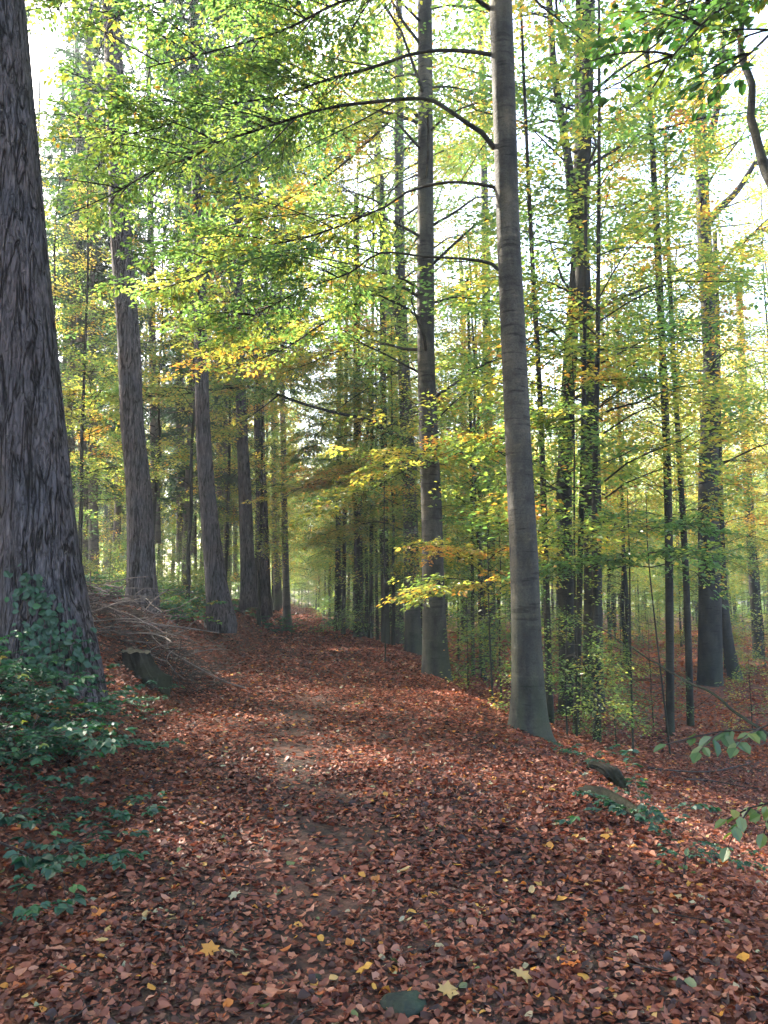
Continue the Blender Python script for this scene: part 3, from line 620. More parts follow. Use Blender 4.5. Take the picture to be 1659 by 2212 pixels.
RW = 'tree stems in the wood right of the path'
hero_simple('slim grey stem between the stout second beech and the ringed nearest beech', [(1058, 1432, 26), (1056, 1000, 22), (1051, 700, 19), (1046, 400, 17), (1036, 0, 14)], YOUNG[1], M_POLE, 19, RW, seed=101)
hero_simple('thin sapling stem just right of the stout second beech', [(1022, 1460, 8), (1018, 1000, 7), (1010, 600, 6)], YOUNG[0], M_POLE, 13, RW, 8, seed=102)
hero_simple('dark thin stem hugging the right side of the nearest ringed beech', [(1187, 1530, 16), (1178, 1200, 14), (1166, 850, 12), (1152, 600, 11), (1142, 400, 9)], YOUNG[2], M_POLE, 14, RW, 10, D=14, seed=103)
o, b, D, ax = hero_simple('double beech left stem, dark and slightly bent in the wood', [(1228, 1500, 38), (1222, 1250, 34), (1219, 1050, 33), (1230, 800, 30), (1240, 650, 28), (1248, 500, 24), (1250, 250, 20)], MATURE[1], M_POLE, 24, RW, 18, D=19, seed=104)
o, b, D, ax = hero_simple('double beech right stem, taller straight trunk with a side stem rising left', [(1281, 1492, 42), (1281, 1250, 38), (1278, 1000, 37), (1268, 737, 31), (1256, 520, 34), (1262, 300, 33), (1270, 60, 31)], MATURE[0], M_POLE, 25, RW, 20, D=18, seed=105)
limb(o, b, [(1248, 520, D), (1239, 467, D), (1228, 380, D), (1219, 300, D), (1199, 150, D), (1183, 0, D), (1165, -200, D)], .11, .07, M_POLE, seed=41, seg=10)
hero_simple('short grey sapling trunk in front of the double beech, left of its dark twin', [(1245, 1588, 15), (1250, 1350, 14), (1256, 1100, 12), (1262, 800, 10)], None, M_POLE, 10, RW, 10, seed=106)
hero_simple('dark straight sapling trunk in front of the double beech, nearest the lip of the path', [(1290, 1604, 17), (1288, 1400, 15), (1284, 1100, 13), (1290, 800, 11)], YOUNG[0], M_POLE, 13, RW, 10, seed=107)
hero_simple('tall thin curving stem with a bright lit edge, mid right in the wood', [(1448, 1588, 17), (1446, 1300, 17), (1441, 1000, 17), (1430, 737, 16), (1420, 520, 15), (1408, 300, 12), (1395, 60, 10)], YOUNG[3], M_POLE, 17, RW, 12, seed=108)
hero_simple('thin dark stem right beside the tall curving stem, leaning to it', [(1492, 1568, 15), (1482, 1250, 14), (1468, 1000, 12), (1448, 640, 10), (1440, 400, 8)], YOUNG[1], M_POLE, 15, RW, 10, seed=109)
o, b, D, ax = hero_simple('thick dark beech forking high, on the red leaf floor at the right', [(1534, 1482, 50), (1534, 1300, 47), (1530, 1050, 42), (1536, 800, 34), (1526, 600, 32), (1518, 450, 30), (1516, 350, 28), (1512, 200, 22), (1505, 50, 18)], MATURE[2], M_POLE, 24, RW, 22, seed=110, flare=.2)
print('R9', D, b)
limb(o, b, [(1530, 480, D), (1555, 450, D), (1590, 410, D), (1640, 340, D), (1690, 260, D)], .14, .05, M_POLE, seed=51, foliage=fol(extra=8, tone=.5, fine=False, size=.12, start=.4), seg=8)
limb(o, b, [(1520, 345, D), (1538, 290, D), (1550, 225, D), (1558, 120, D), (1570, 0, D)], .16, .08, M_POLE, seed=52, seg=8)
limb(o, b, [(1512, 320, D), (1495, 270, D), (1470, 240, D), (1440, 200, D)], .11, .05, M_POLE, seed=53, seg=8)
limb(o, b, [(1538, 620, D), (1570, 560, D), (1620, 510, D), (1670, 470, D)], .09, .03, M_POLE, seed=54, foliage=fol(extra=8, tone=.5, fine=False, size=.12, start=.4), seg=6)
hero_simple('leaning stem right of the thick forked beech, foot kicked out to the right', [(1588, 1468, 28), (1572, 1380, 22), (1560, 1250, 18), (1552, 1000, 16), (1548, 700, 14)], YOUNG[1], M_POLE, 17, RW, 12, seed=111)
hero_simple('slender stem at the right picture edge, on the red leaf floor', [(1640, 1425, 24), (1625, 1200, 20), (1610, 950, 18), (1595, 600, 15)], YOUNG[3], M_POLE, 18, RW, 12, seed=112)
for k, (lb, px0, py0, wd, tx, D, cr) in enumerate([
        ('grey stem right of the narrow path end, with a bush at its foot', 775, 1352, 20, 770, 32, MATURE[2]), ('thin pale stem right of the path end, left of a broader grey stem', 742, 1350, 9, 750, 34, YOUNG[0]),
        ('dark stem left of the pale thin stem near the path end', 728, 1345, 12, 735, 38, YOUNG[1]), ('dark broad stem behind the twin stemmed beech', 833, 1372, 18, 826, 30, MATURE[0]), ('hair thin stem between two broader stems beside the path', 800, 1365, 8, 806, 31, YOUNG[2])]):
    hero_simple(lb, [(px0, py0, wd), ((px0 + tx) / 2, py0 - 350, wd * .85), (tx, py0 - 800, wd * .7)], cr, M_POLE, 18, 'stems beside the far part of the path', 10, D=D, seed=120 + k)

# near saplings and low leafy boughs in front of the wood
SAPG = 'near saplings on the slope right of the path'
for k, (lb, bx, by, D, s, c, tone) in enumerate([('leafy beech sapling close right of the nearest ringed beech, catching sun', 1222, 1545, 12.0, .62, 1, 0), ('low leafy sapling at the foot of the double beech', 1330, 1530, 13.5, .5, 0, 0),
        ('rust tinged sapling between the stout second beech and the ringed beech', 1010, 1455, 17.0, .75, 2, 0), ('taller green sapling right behind the stout second beech', 1080, 1440, 18.0, .95, 1, 0),
        ('green sapling left of the tall curving stem', 1410, 1500, 19, .7, 0, 0), ('small sapling at the foot of the leaning stem by the right edge', 1620, 1480, 19, .7, 2, 0)]):
    b = P(bx, by, D); tree('beech_sapling', lb, 'sapling', SAPG, b[0], b[1], SAP_T[c], SAPL[c], s, s, k * 1.9)
def bough(lb, bx, by, D, pix, tone, seed, size=.085, extra=10):
    b = P(bx, by, D); b[2] = terrain(b[0], b[1]); o = thing('beech_sapling', lb, 'sapling', tuple(b), SAPG); p0 = P(*pix[0]) - b; mb = MB()
    q = smooth_poly(np.array([[0, 0, -.2, .022], [.03, 0, 0, .02], [p0[0] * .6, p0[1] * .6, p0[2] * .6, .016], [p0[0], p0[1], p0[2], .012], [p0[0], p0[1], p0[2] + 1.2, .006]]), .2); tube(mb, q[:, :3], q[:, 3], 6); mb.build('trunk', M_POLE, o)
    limb(o, b, pix, .012, .004, M_POLE, foliage=fol(tone=tone, size=size, extra=extra, start=.05, blen=.55), seed=seed, seg=5)
    limb(o, b, [(pix[0][0], pix[0][1] - 60, pix[0][2])] + [(2 * pix[0][0] - a, c - 75, d) for a, c, d in pix[1:]], .010, .004, M_POLE, foliage=fol(tone=tone, size=size, extra=extra // 2, start=.05, blen=.5), seed=seed + 1, seg=5)
bough('slim sapling holding a level dark green bough across the double beech', 1360, 1520, 13, [(1360, 1215, 13), (1300, 1205, 12.7), (1230, 1215, 12.4), (1170, 1240, 12.2)], .22, 301)
bough('slim sapling with a level bough reaching towards the thick forked beech', 1440, 1520, 14.5, [(1400, 1195, 14.5), (1450, 1185, 14.3), (1510, 1195, 14)], .25, 303)
bough('sapling with sunlit pinkish leaves left of the nearest ringed beech', 1060, 1460, 14, [(1055, 1270, 14), (1020, 1260, 13.8), (970, 1265, 13.5), (930, 1290, 13.2)], .62, 305)
bough('sapling with bright yellow green sprays in front of the double beech', 1240, 1520, 12.5, [(1240, 905, 12.5), (1200, 890, 12.3), (1150, 900, 12)], .52, 307)
bough('sapling with low sprays beside the path row, left of the stout second beech', 830, 1400, 20, [(830, 1070, 20), (790, 1060, 19.5), (730, 1085, 19), (680, 1120, 18.5)], .50, 309, .1)
# ------------------------------------------------------------------ the rest of the wood: individual trees, far ones share a label
def scatter(n, x0, x1, y0, y1, dmin, seed, test=None):
    rg = np.random.default_rng(seed); pts = []
    for _ in range(n * 40):
        if len(pts) >= n: break
        x, y = rg.uniform(x0, x1), rg.uniform(y0, y1)
        if test and not test(x, y): continue
        if all((x - a) ** 2 + (y - c) ** 2 > dmin ** 2 for a, c in pts): pts.append((x, y))
    return pts
rz = np.random.default_rng(77)
def inview(x, y, m=.5): return abs((np.array([x, y, 0]) @ RT)) < m * (np.array([x, y, 0]) @ FH)
def zone(x, y):
    px = proj((x, y, 1.6))[0]
    for lim, s in ((860, 'behind the row of grey beeches'), (1090, 'left of the ringed nearest beech'), (1230, 'left of the double beech'),
                   (1500, 'left of the thick forked beech')):
        if px < lim: return s
    return 'right of the thick forked beech'
for k, (x, y) in enumerate(scatter(128, 4, 52, 27, 84, 1.8, 1, lambda x, y: inview(x, y, .56) and x > 3.5 + .0 * y)):
    if k % 5 == 0:
        s = rz.uniform(.8, 1.1); tree('beech_tree', 'tall mature beech deep in the wood ' + zone(x, y), 'tree', 'tall beeches deep in the right wood', x, y, MAT_T[k % 3], MATURE[(k // 5) % 3], s, s * rz.uniform(.7, 1.2), rz.uniform(0, 6))
    else:
        s = rz.uniform(.8, 1.25); tree('young_beech', 'slim young beech deep in the wood ' + zone(x, y), 'tree', 'slim young beeches deep in the right wood', x, y, POLE_T[k % 4], YOUNG[(k + k // 4) % 4], s, s * rz.uniform(.6, 1.15), rz.uniform(0, 6))
for k, (x, y) in enumerate(scatter(24, 6.5, 32, 26, 58, 2.2, 2, lambda x, y: inview(x, y, .54))):
    s = rz.uniform(.75, 1.3); tree('beech_sapling', 'leafy beech sapling on the wood floor ' + zone(x, y), 'sapling', 'leafy saplings under the beeches', x, y, SAP_T[k % 3], SAPL[k % 3], s, s, rz.uniform(0, 6))
# along the far path, both sides, and closing it at the end
for k, y in enumerate(np.arange(29, 112, 4.6)):
    x = 2.4 + rz.uniform(0, 1.0); s = rz.uniform(.8, 1.1) * (1.25 if y > 42 else 1)
    tree('young_beech', 'young beech crowding the right side of the far path', 'tree', 'young beeches crowding the far path', x, y, POLE_T[k % 4], YOUNG[k % 4], s, s, rz.uniform(0, 6))
    x = 3.1 + rz.uniform(0, .8); s = rz.uniform(1.0, 1.5)
    tree('beech_sapling', 'leafy sapling hanging over the right edge of the far path', 'sapling', 'saplings along the far path', x, y + 2.2, SAP_T[k % 3], SAPL[k % 3], s, s, rz.uniform(0, 6))
    x = -1.7 - rz.uniform(0, 1.2); s = rz.uniform(.8, 1.0) * (1.25 if y > 42 else 1)
    tree('young_beech', 'young beech crowding the left side of the far path', 'tree', 'young beeches crowding the far path', x, y + 3, POLE_T[(k + 1) % 4], YOUNG[(k + 2) % 4], s, s, rz.uniform(0, 6))
for k, (x, y) in enumerate([(2.0, 44), (-1.9, 52), (1.9, 58), (1.8, 68), (-1.8, 76), (1.7, 84), (-1.6, 94), (1.6, 100)]):
    o = tree('young_beech', 'young beech whose crown leans right over the narrow far path', 'tree', 'young beeches leaning over the far path', x, y, POLE_T[k % 4], YOUNG[(1, 3, 1, 0)[k % 4]], 1.15, 1.15, 0)
    for c in o.children:
        if c.name.startswith('crown'): c.location.x = -.75 * x; c.location.z = -1.2
for k, (x, y) in enumerate([(-.6, 122), (.5, 126), (1.6, 120), (-1.8, 124), (0, 134), (-3.5, 118), (3.2, 119), (.9, 114), (-1.2, 112), (-.2, 117), (2.4, 112), (-2.6, 108)]):
    tree('beech_sapling', 'leafy sapling at the very end of the path', 'sapling', 'saplings at the end of the path', x + .8, y - 3, SAP_T[k % 3], SAPL[k % 3], 1.1, 1.1, rz.uniform(0, 6))
    tree('young_beech', 'young beech closing the view at the very end of the path', 'tree', 'beeches at the end of the path', x, y, POLE_T[k % 4], YOUNG[2], .9, .9, rz.uniform(0, 6))
for k, (x, y) in enumerate([(-3.6, 25.5), (-5.2, 28), (-3.0, 32), (-6.5, 24.5), (-2.6, 37), (-8.5, 27), (-4.2, 41)]):
    s = rz.uniform(.85, 1.05); tree('young_beech', 'yellowing young beech standing among the firs of the left row', 'tree', 'young beeches among the fir row', x, y, POLE_T[k % 4], YOUNG[(3, 1, 3, 0, 1, 3, 1)[k]], s, s, rz.uniform(0, 6))
for k, (x, y) in enumerate([(3.6, 23), (4.6, 27.5), (3.0, 30), (5.6, 24.5), (2.7, 34), (6.5, 29)]):
    s = rz.uniform(.8, 1.0); tree('young_beech', 'young leafy beech filling the gap behind the grey beech row', 'tree', 'young beeches behind the path row', x, y, POLE_T[k % 4], YOUNG[(1, 0, 3, 2, 3, 1)[k]], s, s * 1.05, rz.uniform(0, 6))
# left: firs, beeches and undergrowth beyond the bank
for k, (x, y) in enumerate(scatter(60, -38, -4.5, 24, 78, 2.2, 3, lambda x, y: inview(x, y, .62) and x < -3.5 - .03 * y)):
    px = proj((x, y, 1.6))[0]; where = 'between the big ivy clad fir and the second fir' if px < 275 else 'between the second fir and the flared fir' if px < 450 else 'behind the flared fir and the straight fir'
    if px < 5: where = 'hidden behind the big ivy clad fir'
    if k % 3:
        s = rz.uniform(.8, 1.05); tree('spruce_tree', 'tall far spruce ' + where, 'tree', 'far conifers beyond the left bank', x, y, FIR_T[k % 2], FIRC[1 + k % 2], s, s * rz.uniform(.6, 1), rz.uniform(0, 6))
    else:
        s = rz.uniform(.8, 1.1); tree('young_beech', 'young beech beyond the left bank ' + where, 'tree', 'young beeches beyond the left bank', x, y, POLE_T[k % 4], YOUNG[k % 4], s, s, rz.uniform(0, 6))
for k, (x, y) in enumerate(scatter(46, -20, -2.6, 22, 44, 1.1, 4, lambda x, y: inview(x, y, .56) and x < -2.2 - .04 * y)):
    px = proj((x, y, 1.6))[0]; where = 'between the big fir and the second fir' if px < 290 else 'between the second fir and the flared fir' if px < 455 else 'behind the flared fir'
    s = rz.uniform(.5, .85); tree('leafy_shrub', 'green shrub on the left bank ' + where, 'shrub', 'shrubs on the left bank', x, y, SAP_T[k % 3], SAPL[k % 3], s, s, rz.uniform(0, 6))
# unseen trees just outside the frame, added to shade the path
for k, (x, y) in enumerate([(-9, 8), (-13, 15), (-15, 5), (-19, 12), (-23, 20), (-28, 12), (-24, 3), (-10, -3), (-18, -4), (-7, 2), (-30, 26), (-33, 19), (-12, 11), (-16, 18), (-21, 16), (-25, 25), (-11.5, 17), (-17, 10), (-21, 24), (-14, 8), (-28, 19), (-19, 20), (-9.5, 12.5), (-13.5, 24), (-17.5, 27), (-21, 31), (-25, 35), (-16, 22), (-29, 33)]):
    if k > 0 and abs((x - 2.7) * .68 + (y - 4.2) * .73) < 1.5: continue  # lane kept clear of shade trees so sun flecks reach the right lip
    s = rz.uniform(.9, 1.1)
    if k in (1, 3, 5, 8): tree('spruce_tree', 'unseen fir added for shade outside the left edge of the view', 'tree', 'added shade firs left of the view', x, y, FIR_T[k % 2], FIRC[k % 2], s, s, rz.uniform(0, 6))
    else: tree('beech_tree', 'unseen beech added for shade outside the left edge of the view', 'tree', 'added shade beeches left of the view', x, y, MAT_T[k % 3], MATURE[k % 3], s, s, rz.uniform(0, 6))
for k, (x, y) in enumerate([(6, -2), (-3, -5), (2.8, -4), (9, 4), (13, 7)]):  # more unseen beeches, added for shade around the camera
    tree('beech_tree', 'unseen beech added for shade near the camera', 'tree', 'added shade beeches near the camera', x, y, MAT_T[k % 3], MATURE[k % 3], 1, 1, rz.uniform(0, 6))

# far wood: one mass of stems and leaves closing the view
def far_wood():
    rg = np.random.default_rng(9); mb = MB()
    for _ in range(420):
        x, y = rg.uniform(-90, 110), rg.uniform(84, 150)
        if abs(x) < 2.5 and y < 130: continue
        z = float(terrain(x, y)); H = rg.uniform(16, 25); r = rg.uniform(.12, .3); p = np.array([[x, y, z - .3], [x + rg.normal(0, .3), y, z + H * .5], [x + rg.normal(0, .6), y, z + H]])
        tube(mb, smooth_poly(p, 3), r * .8, 5, .5, 1, cap=False)
        n = 850; c = np.stack([x + rg.normal(0, 2.2, n), y + rg.normal(0, 2.2, n), z + .2 + (H + 1) * rg.uniform(0, 1, n) ** 1.1], -1)
        # gather into level layers
        lay = np.round(c[:, 2] / 1.6) * 1.6 + rg.normal(0, .35, n); c[:, 2] = lay
        leaves(mb, c, np.stack([rg.normal(0, 1, n), rg.normal(0, 1, n), rg.normal(-.1, .2, n)], -1), np.array([0, 0, 1.0]) + rg.normal(0, .5, (n, 3)), rg.uniform(.3, .6, n), np.clip(rg.normal(.46, .05, n) + rg.normal(0, .1), 0, 1), 0)
    tag(mb.build('far_wood', [M_LEAF, M_POLE], smooth=False), 'distant mass of beech stems and yellow green leaves closing the view', 'far wood', kind='stuff')
far_wood()

# ------------------------------------------------------------------ things on the ground
def bramble_mesh(seed, n_st=7, L=.8, tone=.3, size=.075):
    rg = np.random.default_rng(seed); st = MB(); lf = MB()
    for i in range(n_st):
        az = i * 2.4 + rg.normal(0, .4); ln = L * rg.uniform(.6, 1.2); t = np.linspace(0, 1, 8)
        p = np.stack([np.cos(az) * t * ln, np.sin(az) * t * ln, .05 + ln * (rg.uniform(.5, .95) * t - rg.uniform(.35, .6) * t ** 2)], -1) + np.cumsum(rg.normal(0, .012, (8, 3)), 0)
        tube(st, p, np.linspace(.004, .0015, 8), 4, .5, 0, cap=False)
        m = int(ln * 16); u = rg.uniform(.2, 1, m); q = np.stack([np.interp(u, t, p[:, c]) for c in range(3)], -1)
        a = az + rg.choice([-1, 1], m) * rg.uniform(.4, 1.4, m); sz = size * rg.uniform(.7, 1.25, m); tn = np.clip(tone + rg.normal(0, .14, m) + (rg.random(m) < .03) * .45, 0, 1)
        base = q + np.stack([np.cos(a), np.sin(a), rg.uniform(.1, .5, m)], -1) * .04
        for da, k in ((0, 1.0), (1.15, .8), (-1.15, .8)):                    # three leaflets
            H = np.stack([np.cos(a + da), np.sin(a + da), rg.uniform(-.45, .1, m)], -1); Nm = np.array([0, 0, 1.0]) + rg.normal(0, .3, (m, 3))
            leaves(lf, base, H, Nm, sz * k, tn, 0, True, .10, .36)
    return st.mesh('stem', M_TWIG), lf.mesh('foliage', M_BRAMBLE, smooth=False)
BR = [bramble_mesh(200 + i, (8, 7, 6, 9)[i], (.75, .6, .5, .9)[i], (.22, .32, .28, .35)[i]) for i in range(4)]
BP = [None] * 4
def bramble(lb, x, y, k, s=1.0, rzv=0.0, group='brambles on the left bank', dz=0.0):
    if BP[k] is None:
        o = thing('bramble', lb, 'bramble', (0, 0, 0), group); link('stem', BR[k][0], o); link('foliage', BR[k][1], o); BP[k] = o
    else: o = copy_tree(BP[k]); o.name = 'bramble'
    tag(o, lb, 'bramble', group); o.location = (x, y, float(terrain(x, y)) + dz); o.rotation_euler = (0, 0, rzv); o.scale = (s, s, s); return o
rb_ = np.random.default_rng(15)
for k in range(34):                                              # thicket round the big fir
    px, py = rb_.uniform(-70, 175), rb_.uniform(1430, 1660); D, p = hit(px, py, 12)
    bramble('dense dark green bramble around the foot of the big ivy clad fir', p[0], p[1], k % 4, rb_.uniform(.6, 1.0), rb_.uniform(0, 6))
for k in range(11):
    px, py = rb_.uniform(120, 330), rb_.uniform(1500, 1640); D, p = hit(px, py, 12)
    bramble('low bramble creeping down the bank towards the path', p[0], p[1], 1 + k % 2, rb_.uniform(.45, .75), rb_.uniform(0, 6), 'low brambles at the toe of the bank')
for k, (px, py, s, lb) in enumerate([(40, 1640, .9, 'bramble with large fresh green leaves at the left picture edge'), (60, 1720, .6, 'small bramble on leaves below the large fresh one'), (95, 1890, .75, 'blue green bramble sprig lying on leaves at lower left'),
                                     (190, 1890, .6, 'bramble sprig with two broad leaves right of the blue green sprig'), (30, 2010, .5, 'tiny bramble at the lower left picture edge'), (250, 1770, .5, 'low bramble shoots at the left of the path'),
                                     (350, 1500, .45, 'pale bramble shoots beside the mossy stump'), (120, 1800, .45, 'sparse bramble shoots amid orange leaves'), (15, 1800, .6, 'bramble at the left edge above the blue green sprig')]):
    D, p = hit(px, py); bramble(lb, p[0], p[1], (3, 1, 0, 1, 2, 2, 1, 2, 0)[k], s * 1.35, k * 1.1, 'single brambles at lower left')
for k, (px, py, s, lb) in enumerate([(1390, 1790, .7, 'dark bramble patch on the lip of the path at right'), (1340, 1755, .5, 'bramble beside the mossy log at right'), (1225, 1640, .5, 'small bramble between nearest beech and broken stump'), (1270, 1655, .45, 'small bramble touching the broken stump'),
                                     (1480, 1860, .35, 'tiny bramble shoot on sunlit leaves at right'), (1595, 1880, .4, 'small bramble on the slope at right edge'), (960, 1440, .7, 'bramble at the foot of the stout second beech')]):
    D, p = hit(px, py); bramble(lb, p[0], p[1], k % 4, s * 1.15, k * 1.7, 'brambles on the right lip')
for k, (px, py) in enumerate([(520, 1318), (545, 1330), (570, 1335), (590, 1345), (605, 1350), (535, 1310), (560, 1322), (580, 1330), (600, 1338), (500, 1300)]):
    D, p = hit(px, py, 34); bramble('bramble on the bank below the straight fir, left of the path', p[0], p[1], k % 4, 1.5, k * 1.3, 'brambles below the far firs')
for k, (px, py) in enumerate([(730, 1362), (745, 1364), (765, 1367), (790, 1370), (815, 1376), (722, 1354), (738, 1352)]):
    D, p = hit(px, py, 45); bramble('low green bush at the right edge of the far path', p[0], p[1], k % 4, 1.8, k * 1.3, 'low bushes right of the far path')

ru = np.random.default_rng(61)
BR.append(bramble_mesh(240, 10, .8, .62, .085)); BP.append(None)
for k in range(70):
    y = ru.uniform(20.5, 31); x = -2.6 - .02 * (y - 20) - ru.uniform(0, 1) ** 1.3 * 9
    if abs(x + 4.1) < .8 and y < 21.2: continue
    px = proj((x, y, 1.6))[0]; where = 'left of the second fir' if px < 275 else 'between the second fir and the flared fir' if px < 450 else 'behind the flared fir'
    bramble('green undergrowth on the left bank ' + where, x, y, 4, ru.uniform(.9, 1.6), ru.uniform(0, 6), 'green undergrowth on the left bank')
# ivy climbing the big fir
b1, D1, ax1 = L1
rg = np.random.default_rng(4); st = MB(); lf = MB(); Pv, Hv, Nv = [], [], []
for i in range(9):
    a0 = R(-62) + rg.normal(0, .32); t = np.linspace(0, 1, 14); H = rg.uniform(.5, 1.4)
    z = .1 + t * H; ang = a0 + np.cumsum(rg.normal(0, .05, 14)); rr = np.array([np.interp(q, ax1[:, 2], ax1[:, 3]) * (1 + .5 * math.exp(-max(q - 0, 0) / .55) * .8) for q in z]) + .03
    p = np.stack([[axis_at(ax1, q)[0] for q in z] + np.cos(ang) * rr, [axis_at(ax1, q)[1] for q in z] + np.sin(ang) * rr, z], -1); tube(st, p, np.linspace(.008, .003, 14), 4, .5, 0, cap=False)
    for _ in range(34):
        u = rg.uniform(0, 1); q = np.array([np.interp(u, t, p[:, c]) for c in range(3)]); aq = np.interp(u, t, ang); on = np.array([math.cos(aq), math.sin(aq), .25])
        q = q + on * rg.uniform(.0, .09) + np.array([-math.sin(aq), math.cos(aq), 0]) * rg.normal(0, .07); Pv.append(q); Nv.append(on + rg.normal(0, .35, 3)); Hv.append(np.array([rg.normal(0, .7) * -math.sin(aq), rg.normal(0, .7) * math.cos(aq), -.6 + rg.normal(0, .4)]))
leaves(lf, np.array(Pv), np.array(Hv), np.array(Nv), rg.uniform(.05, .095, len(Pv)), np.clip(rg.normal(.28, .13, len(Pv)), 0, .7), 0, True, .08, .42)
o = thing('ivy', 'dark green ivy climbing the lower right of the big fir trunk', 'ivy', tuple(b1)); st.build('stem', M_TWIG, o); lf.build('foliage', M_BRAMBLE, o, smooth=False)

# mossy stump on the left
D, p = hit(305, 1462); 
o = thing('tree_stump', 'dark mossy cut stump with a sloping top beside the brushwood pile', 'stump', tuple(p)); mb = MB(); rS = 35 / F * D; hS = 54 / F * D
z = np.array([-.3, 0, .08, .2, .35, .5, .7, .88, 1.0]) ; zz = np.where(z > 0, z * hS, z); nS = 56
ang = np.arange(nS) * 2 * math.pi / nS
rings = []
for i, q in enumerate(zz):
    h = max(q, 0) / hS; r = rS * (.82 + .55 * math.exp(-h * 4.2)) * (1 + .16 * np.sin(ang * 5 + 1) * (1.25 - h) + .06 * np.sin(ang * 11 + 2 * h) + .05 * np.sin(ang * 19 + 4 * h) + rg.normal(0, .018, nS))
    top = (q + (.10 * rS * np.cos(ang - 2.6) + .06 * rS * np.sin(ang * 4) + .05 * rS * np.sin(ang * 9 + 1) + rg.normal(0, .02, nS) * rS) * h); rings.append(np.stack([np.cos(ang) * r - .10 * h, np.sin(ang) * r, top], -1))
V = np.concatenate(rings); i = np.arange(len(zz) - 1)[:, None] * nS; j = np.arange(nS)[None]
mb.add(V, np.stack([i + j, i + (j + 1) % nS, i + nS + (j + 1) % nS, i + nS + j], -1).reshape(-1, 4)); mb.build('bark', M_STUMP, o)
mb = MB(); c = rings[-1]; inner = c.mean(0) + (c - c.mean(0)) * .5 + np.array([0, 0, -.015]); cen = c.mean(0)[None] + np.array([[0, 0, -.02]])
V = np.concatenate([c + (0, 0, .002), inner, cen]); fq = [[k, (k + 1) % nS, nS + (k + 1) % nS, nS + k] for k in range(nS)] + [[nS + k, nS + (k + 1) % nS, nS + (k + 2) % nS, 2 * nS] for k in range(0, nS, 2)]
mb.add(V, fq); mb.build('cut_face', M_CUT, o)

# brushwood pile
pile_c = np.array([-3.1, 14.3]); o = thing('brushwood_pile', 'tangled heap of dead grey branches under the firs on the left bank', 'brushwood', (pile_c[0], pile_c[1], float(terrain(*pile_c))))
ob = np.array(o.location); rgp = np.random.default_rng(23)
def stick(mb, x, y, az, L, r, lift, bend, tone=.5, seg=5):
    t = np.linspace(0, 1, 8); d = np.array([math.cos(az), math.sin(az)]); xy = np.array([x, y])[None] + d[None] * ((t - .5) * L)[:, None] + np.array([-d[1], d[0]])[None] * (bend * L * (t - .5) ** 2)[:, None]
    xy += np.cumsum(rgp.normal(0, .012 * L, (8, 2)), 0); zt = terrain(xy[:, 0], xy[:, 1]) + r
    dome = .62 * max(0, 1 - ((x - pile_c[0]) / 1.9) ** 2 - ((y - pile_c[1]) / 2.5) ** 2); sl = rgp.normal(0, .42) * (L if L < 1 else 1)
    z = zt[4] + dome * lift + sl * (t - .5) * L - .25 * L * rgp.uniform(-.3, 1) * (2 * t - 1) ** 2 * .5 + rgp.normal(0, .01, 8); z = np.maximum(z, zt)
    p = np.c_[xy, z] - ob; tube(mb, smooth_poly(p, L / 14), r * np.linspace(1, .45, len(smooth_poly(p, L / 14))), seg, tone)
    for _ in range(rgp.integers(0, 3)):
        k = rgp.integers(2, 7); a2 = az + rgp.choice([-1, 1]) * rgp.uniform(.4, 1); q = p[k][None] + np.array([math.cos(a2), math.sin(a2), rgp.uniform(-.1, .3)])[None] * np.linspace(0, L * rgp.uniform(.15, .35), 5)[:, None] + np.cumsum(rgp.normal(0, .012, (5, 3)), 0)
        tube(mb, q, np.linspace(r * .5, r * .2, 5), 4, tone, cap=False)
mb = MB()
for _ in range(800):
    a, rr = rgp.uniform(0, 6.28), math.sqrt(rgp.uniform(0, 1)); x, y = pile_c[0] + math.cos(a) * rr * 1.75, pile_c[1] + math.sin(a) * rr * 2.2
    stick(mb, x, y, rgp.uniform(0, 6.28), rgp.uniform(.25, 1.1), rgp.uniform(.003, .009), rgp.uniform(.0, 1.0), rgp.normal(0, 1.2), float(rgp.random()), seg=4)
mb.build('twig_tangle', M_TWIG, o)
for k in range(60):
    mb = MB(); a, rr = rgp.uniform(0, 6.28), math.sqrt(rgp.uniform(0, 1)); stick(mb, pile_c[0] + math.cos(a) * rr * 1.3, pile_c[1] + math.sin(a) * rr * 1.6, rgp.uniform(0, 3.14), rgp.uniform(.8, 2.3), rgp.uniform(.006, .015), rgp.uniform(.5, 1.25), rgp.normal(0, .9), seg=6); mb.build('stick', M_STICK, o)

# broken stump and mossy log on the right
D, p = hit(1322, 1700); o = thing('broken_stump', 'black rotten broken stump on the slope right of the path', 'stump', tuple(p)); mb = MB(); s = F / D
pts = np.array([P(1345, 1712, D) - p, P(1338, 1690, D) - p, P(1320, 1668, D) - p, P(1295, 1655, D + .1) - p, P(1272, 1650, D + .15) - p]); pts[0, 2] -= .1
q = smooth_poly(np.c_[pts, np.array([26, 27, 24, 18, 9]) / 2 / s], .02); r9 = np.random.default_rng(8)
tube(mb, q[:, :3], q[:, 3], 28, .5, 0, lambda rr, pp, a: rr * (1 + .16 * np.sin(a * 7 + 2)[None] + .45 * vnoise(np.stack([np.cos(a)[None] * 2 + 0 * pp[:, :1], np.sin(a)[None] * 2 + 0 * pp[:, :1], pp[:, :1] * 14 + 0 * a[None]], -1)))); mb.build('wood', M_STUMP, o)
D, p = hit(1310, 1735); o = thing('mossy_log', 'short rotting log with green moss half sunk in leaves at right', 'log', tuple(p)); mb = MB()
pts = np.array([hit(1262, 1715)[1], hit(1300, 1732)[1], hit(1345, 1755)[1], hit(1400, 1780)[1]]) - p; pts[:, 2] += .02
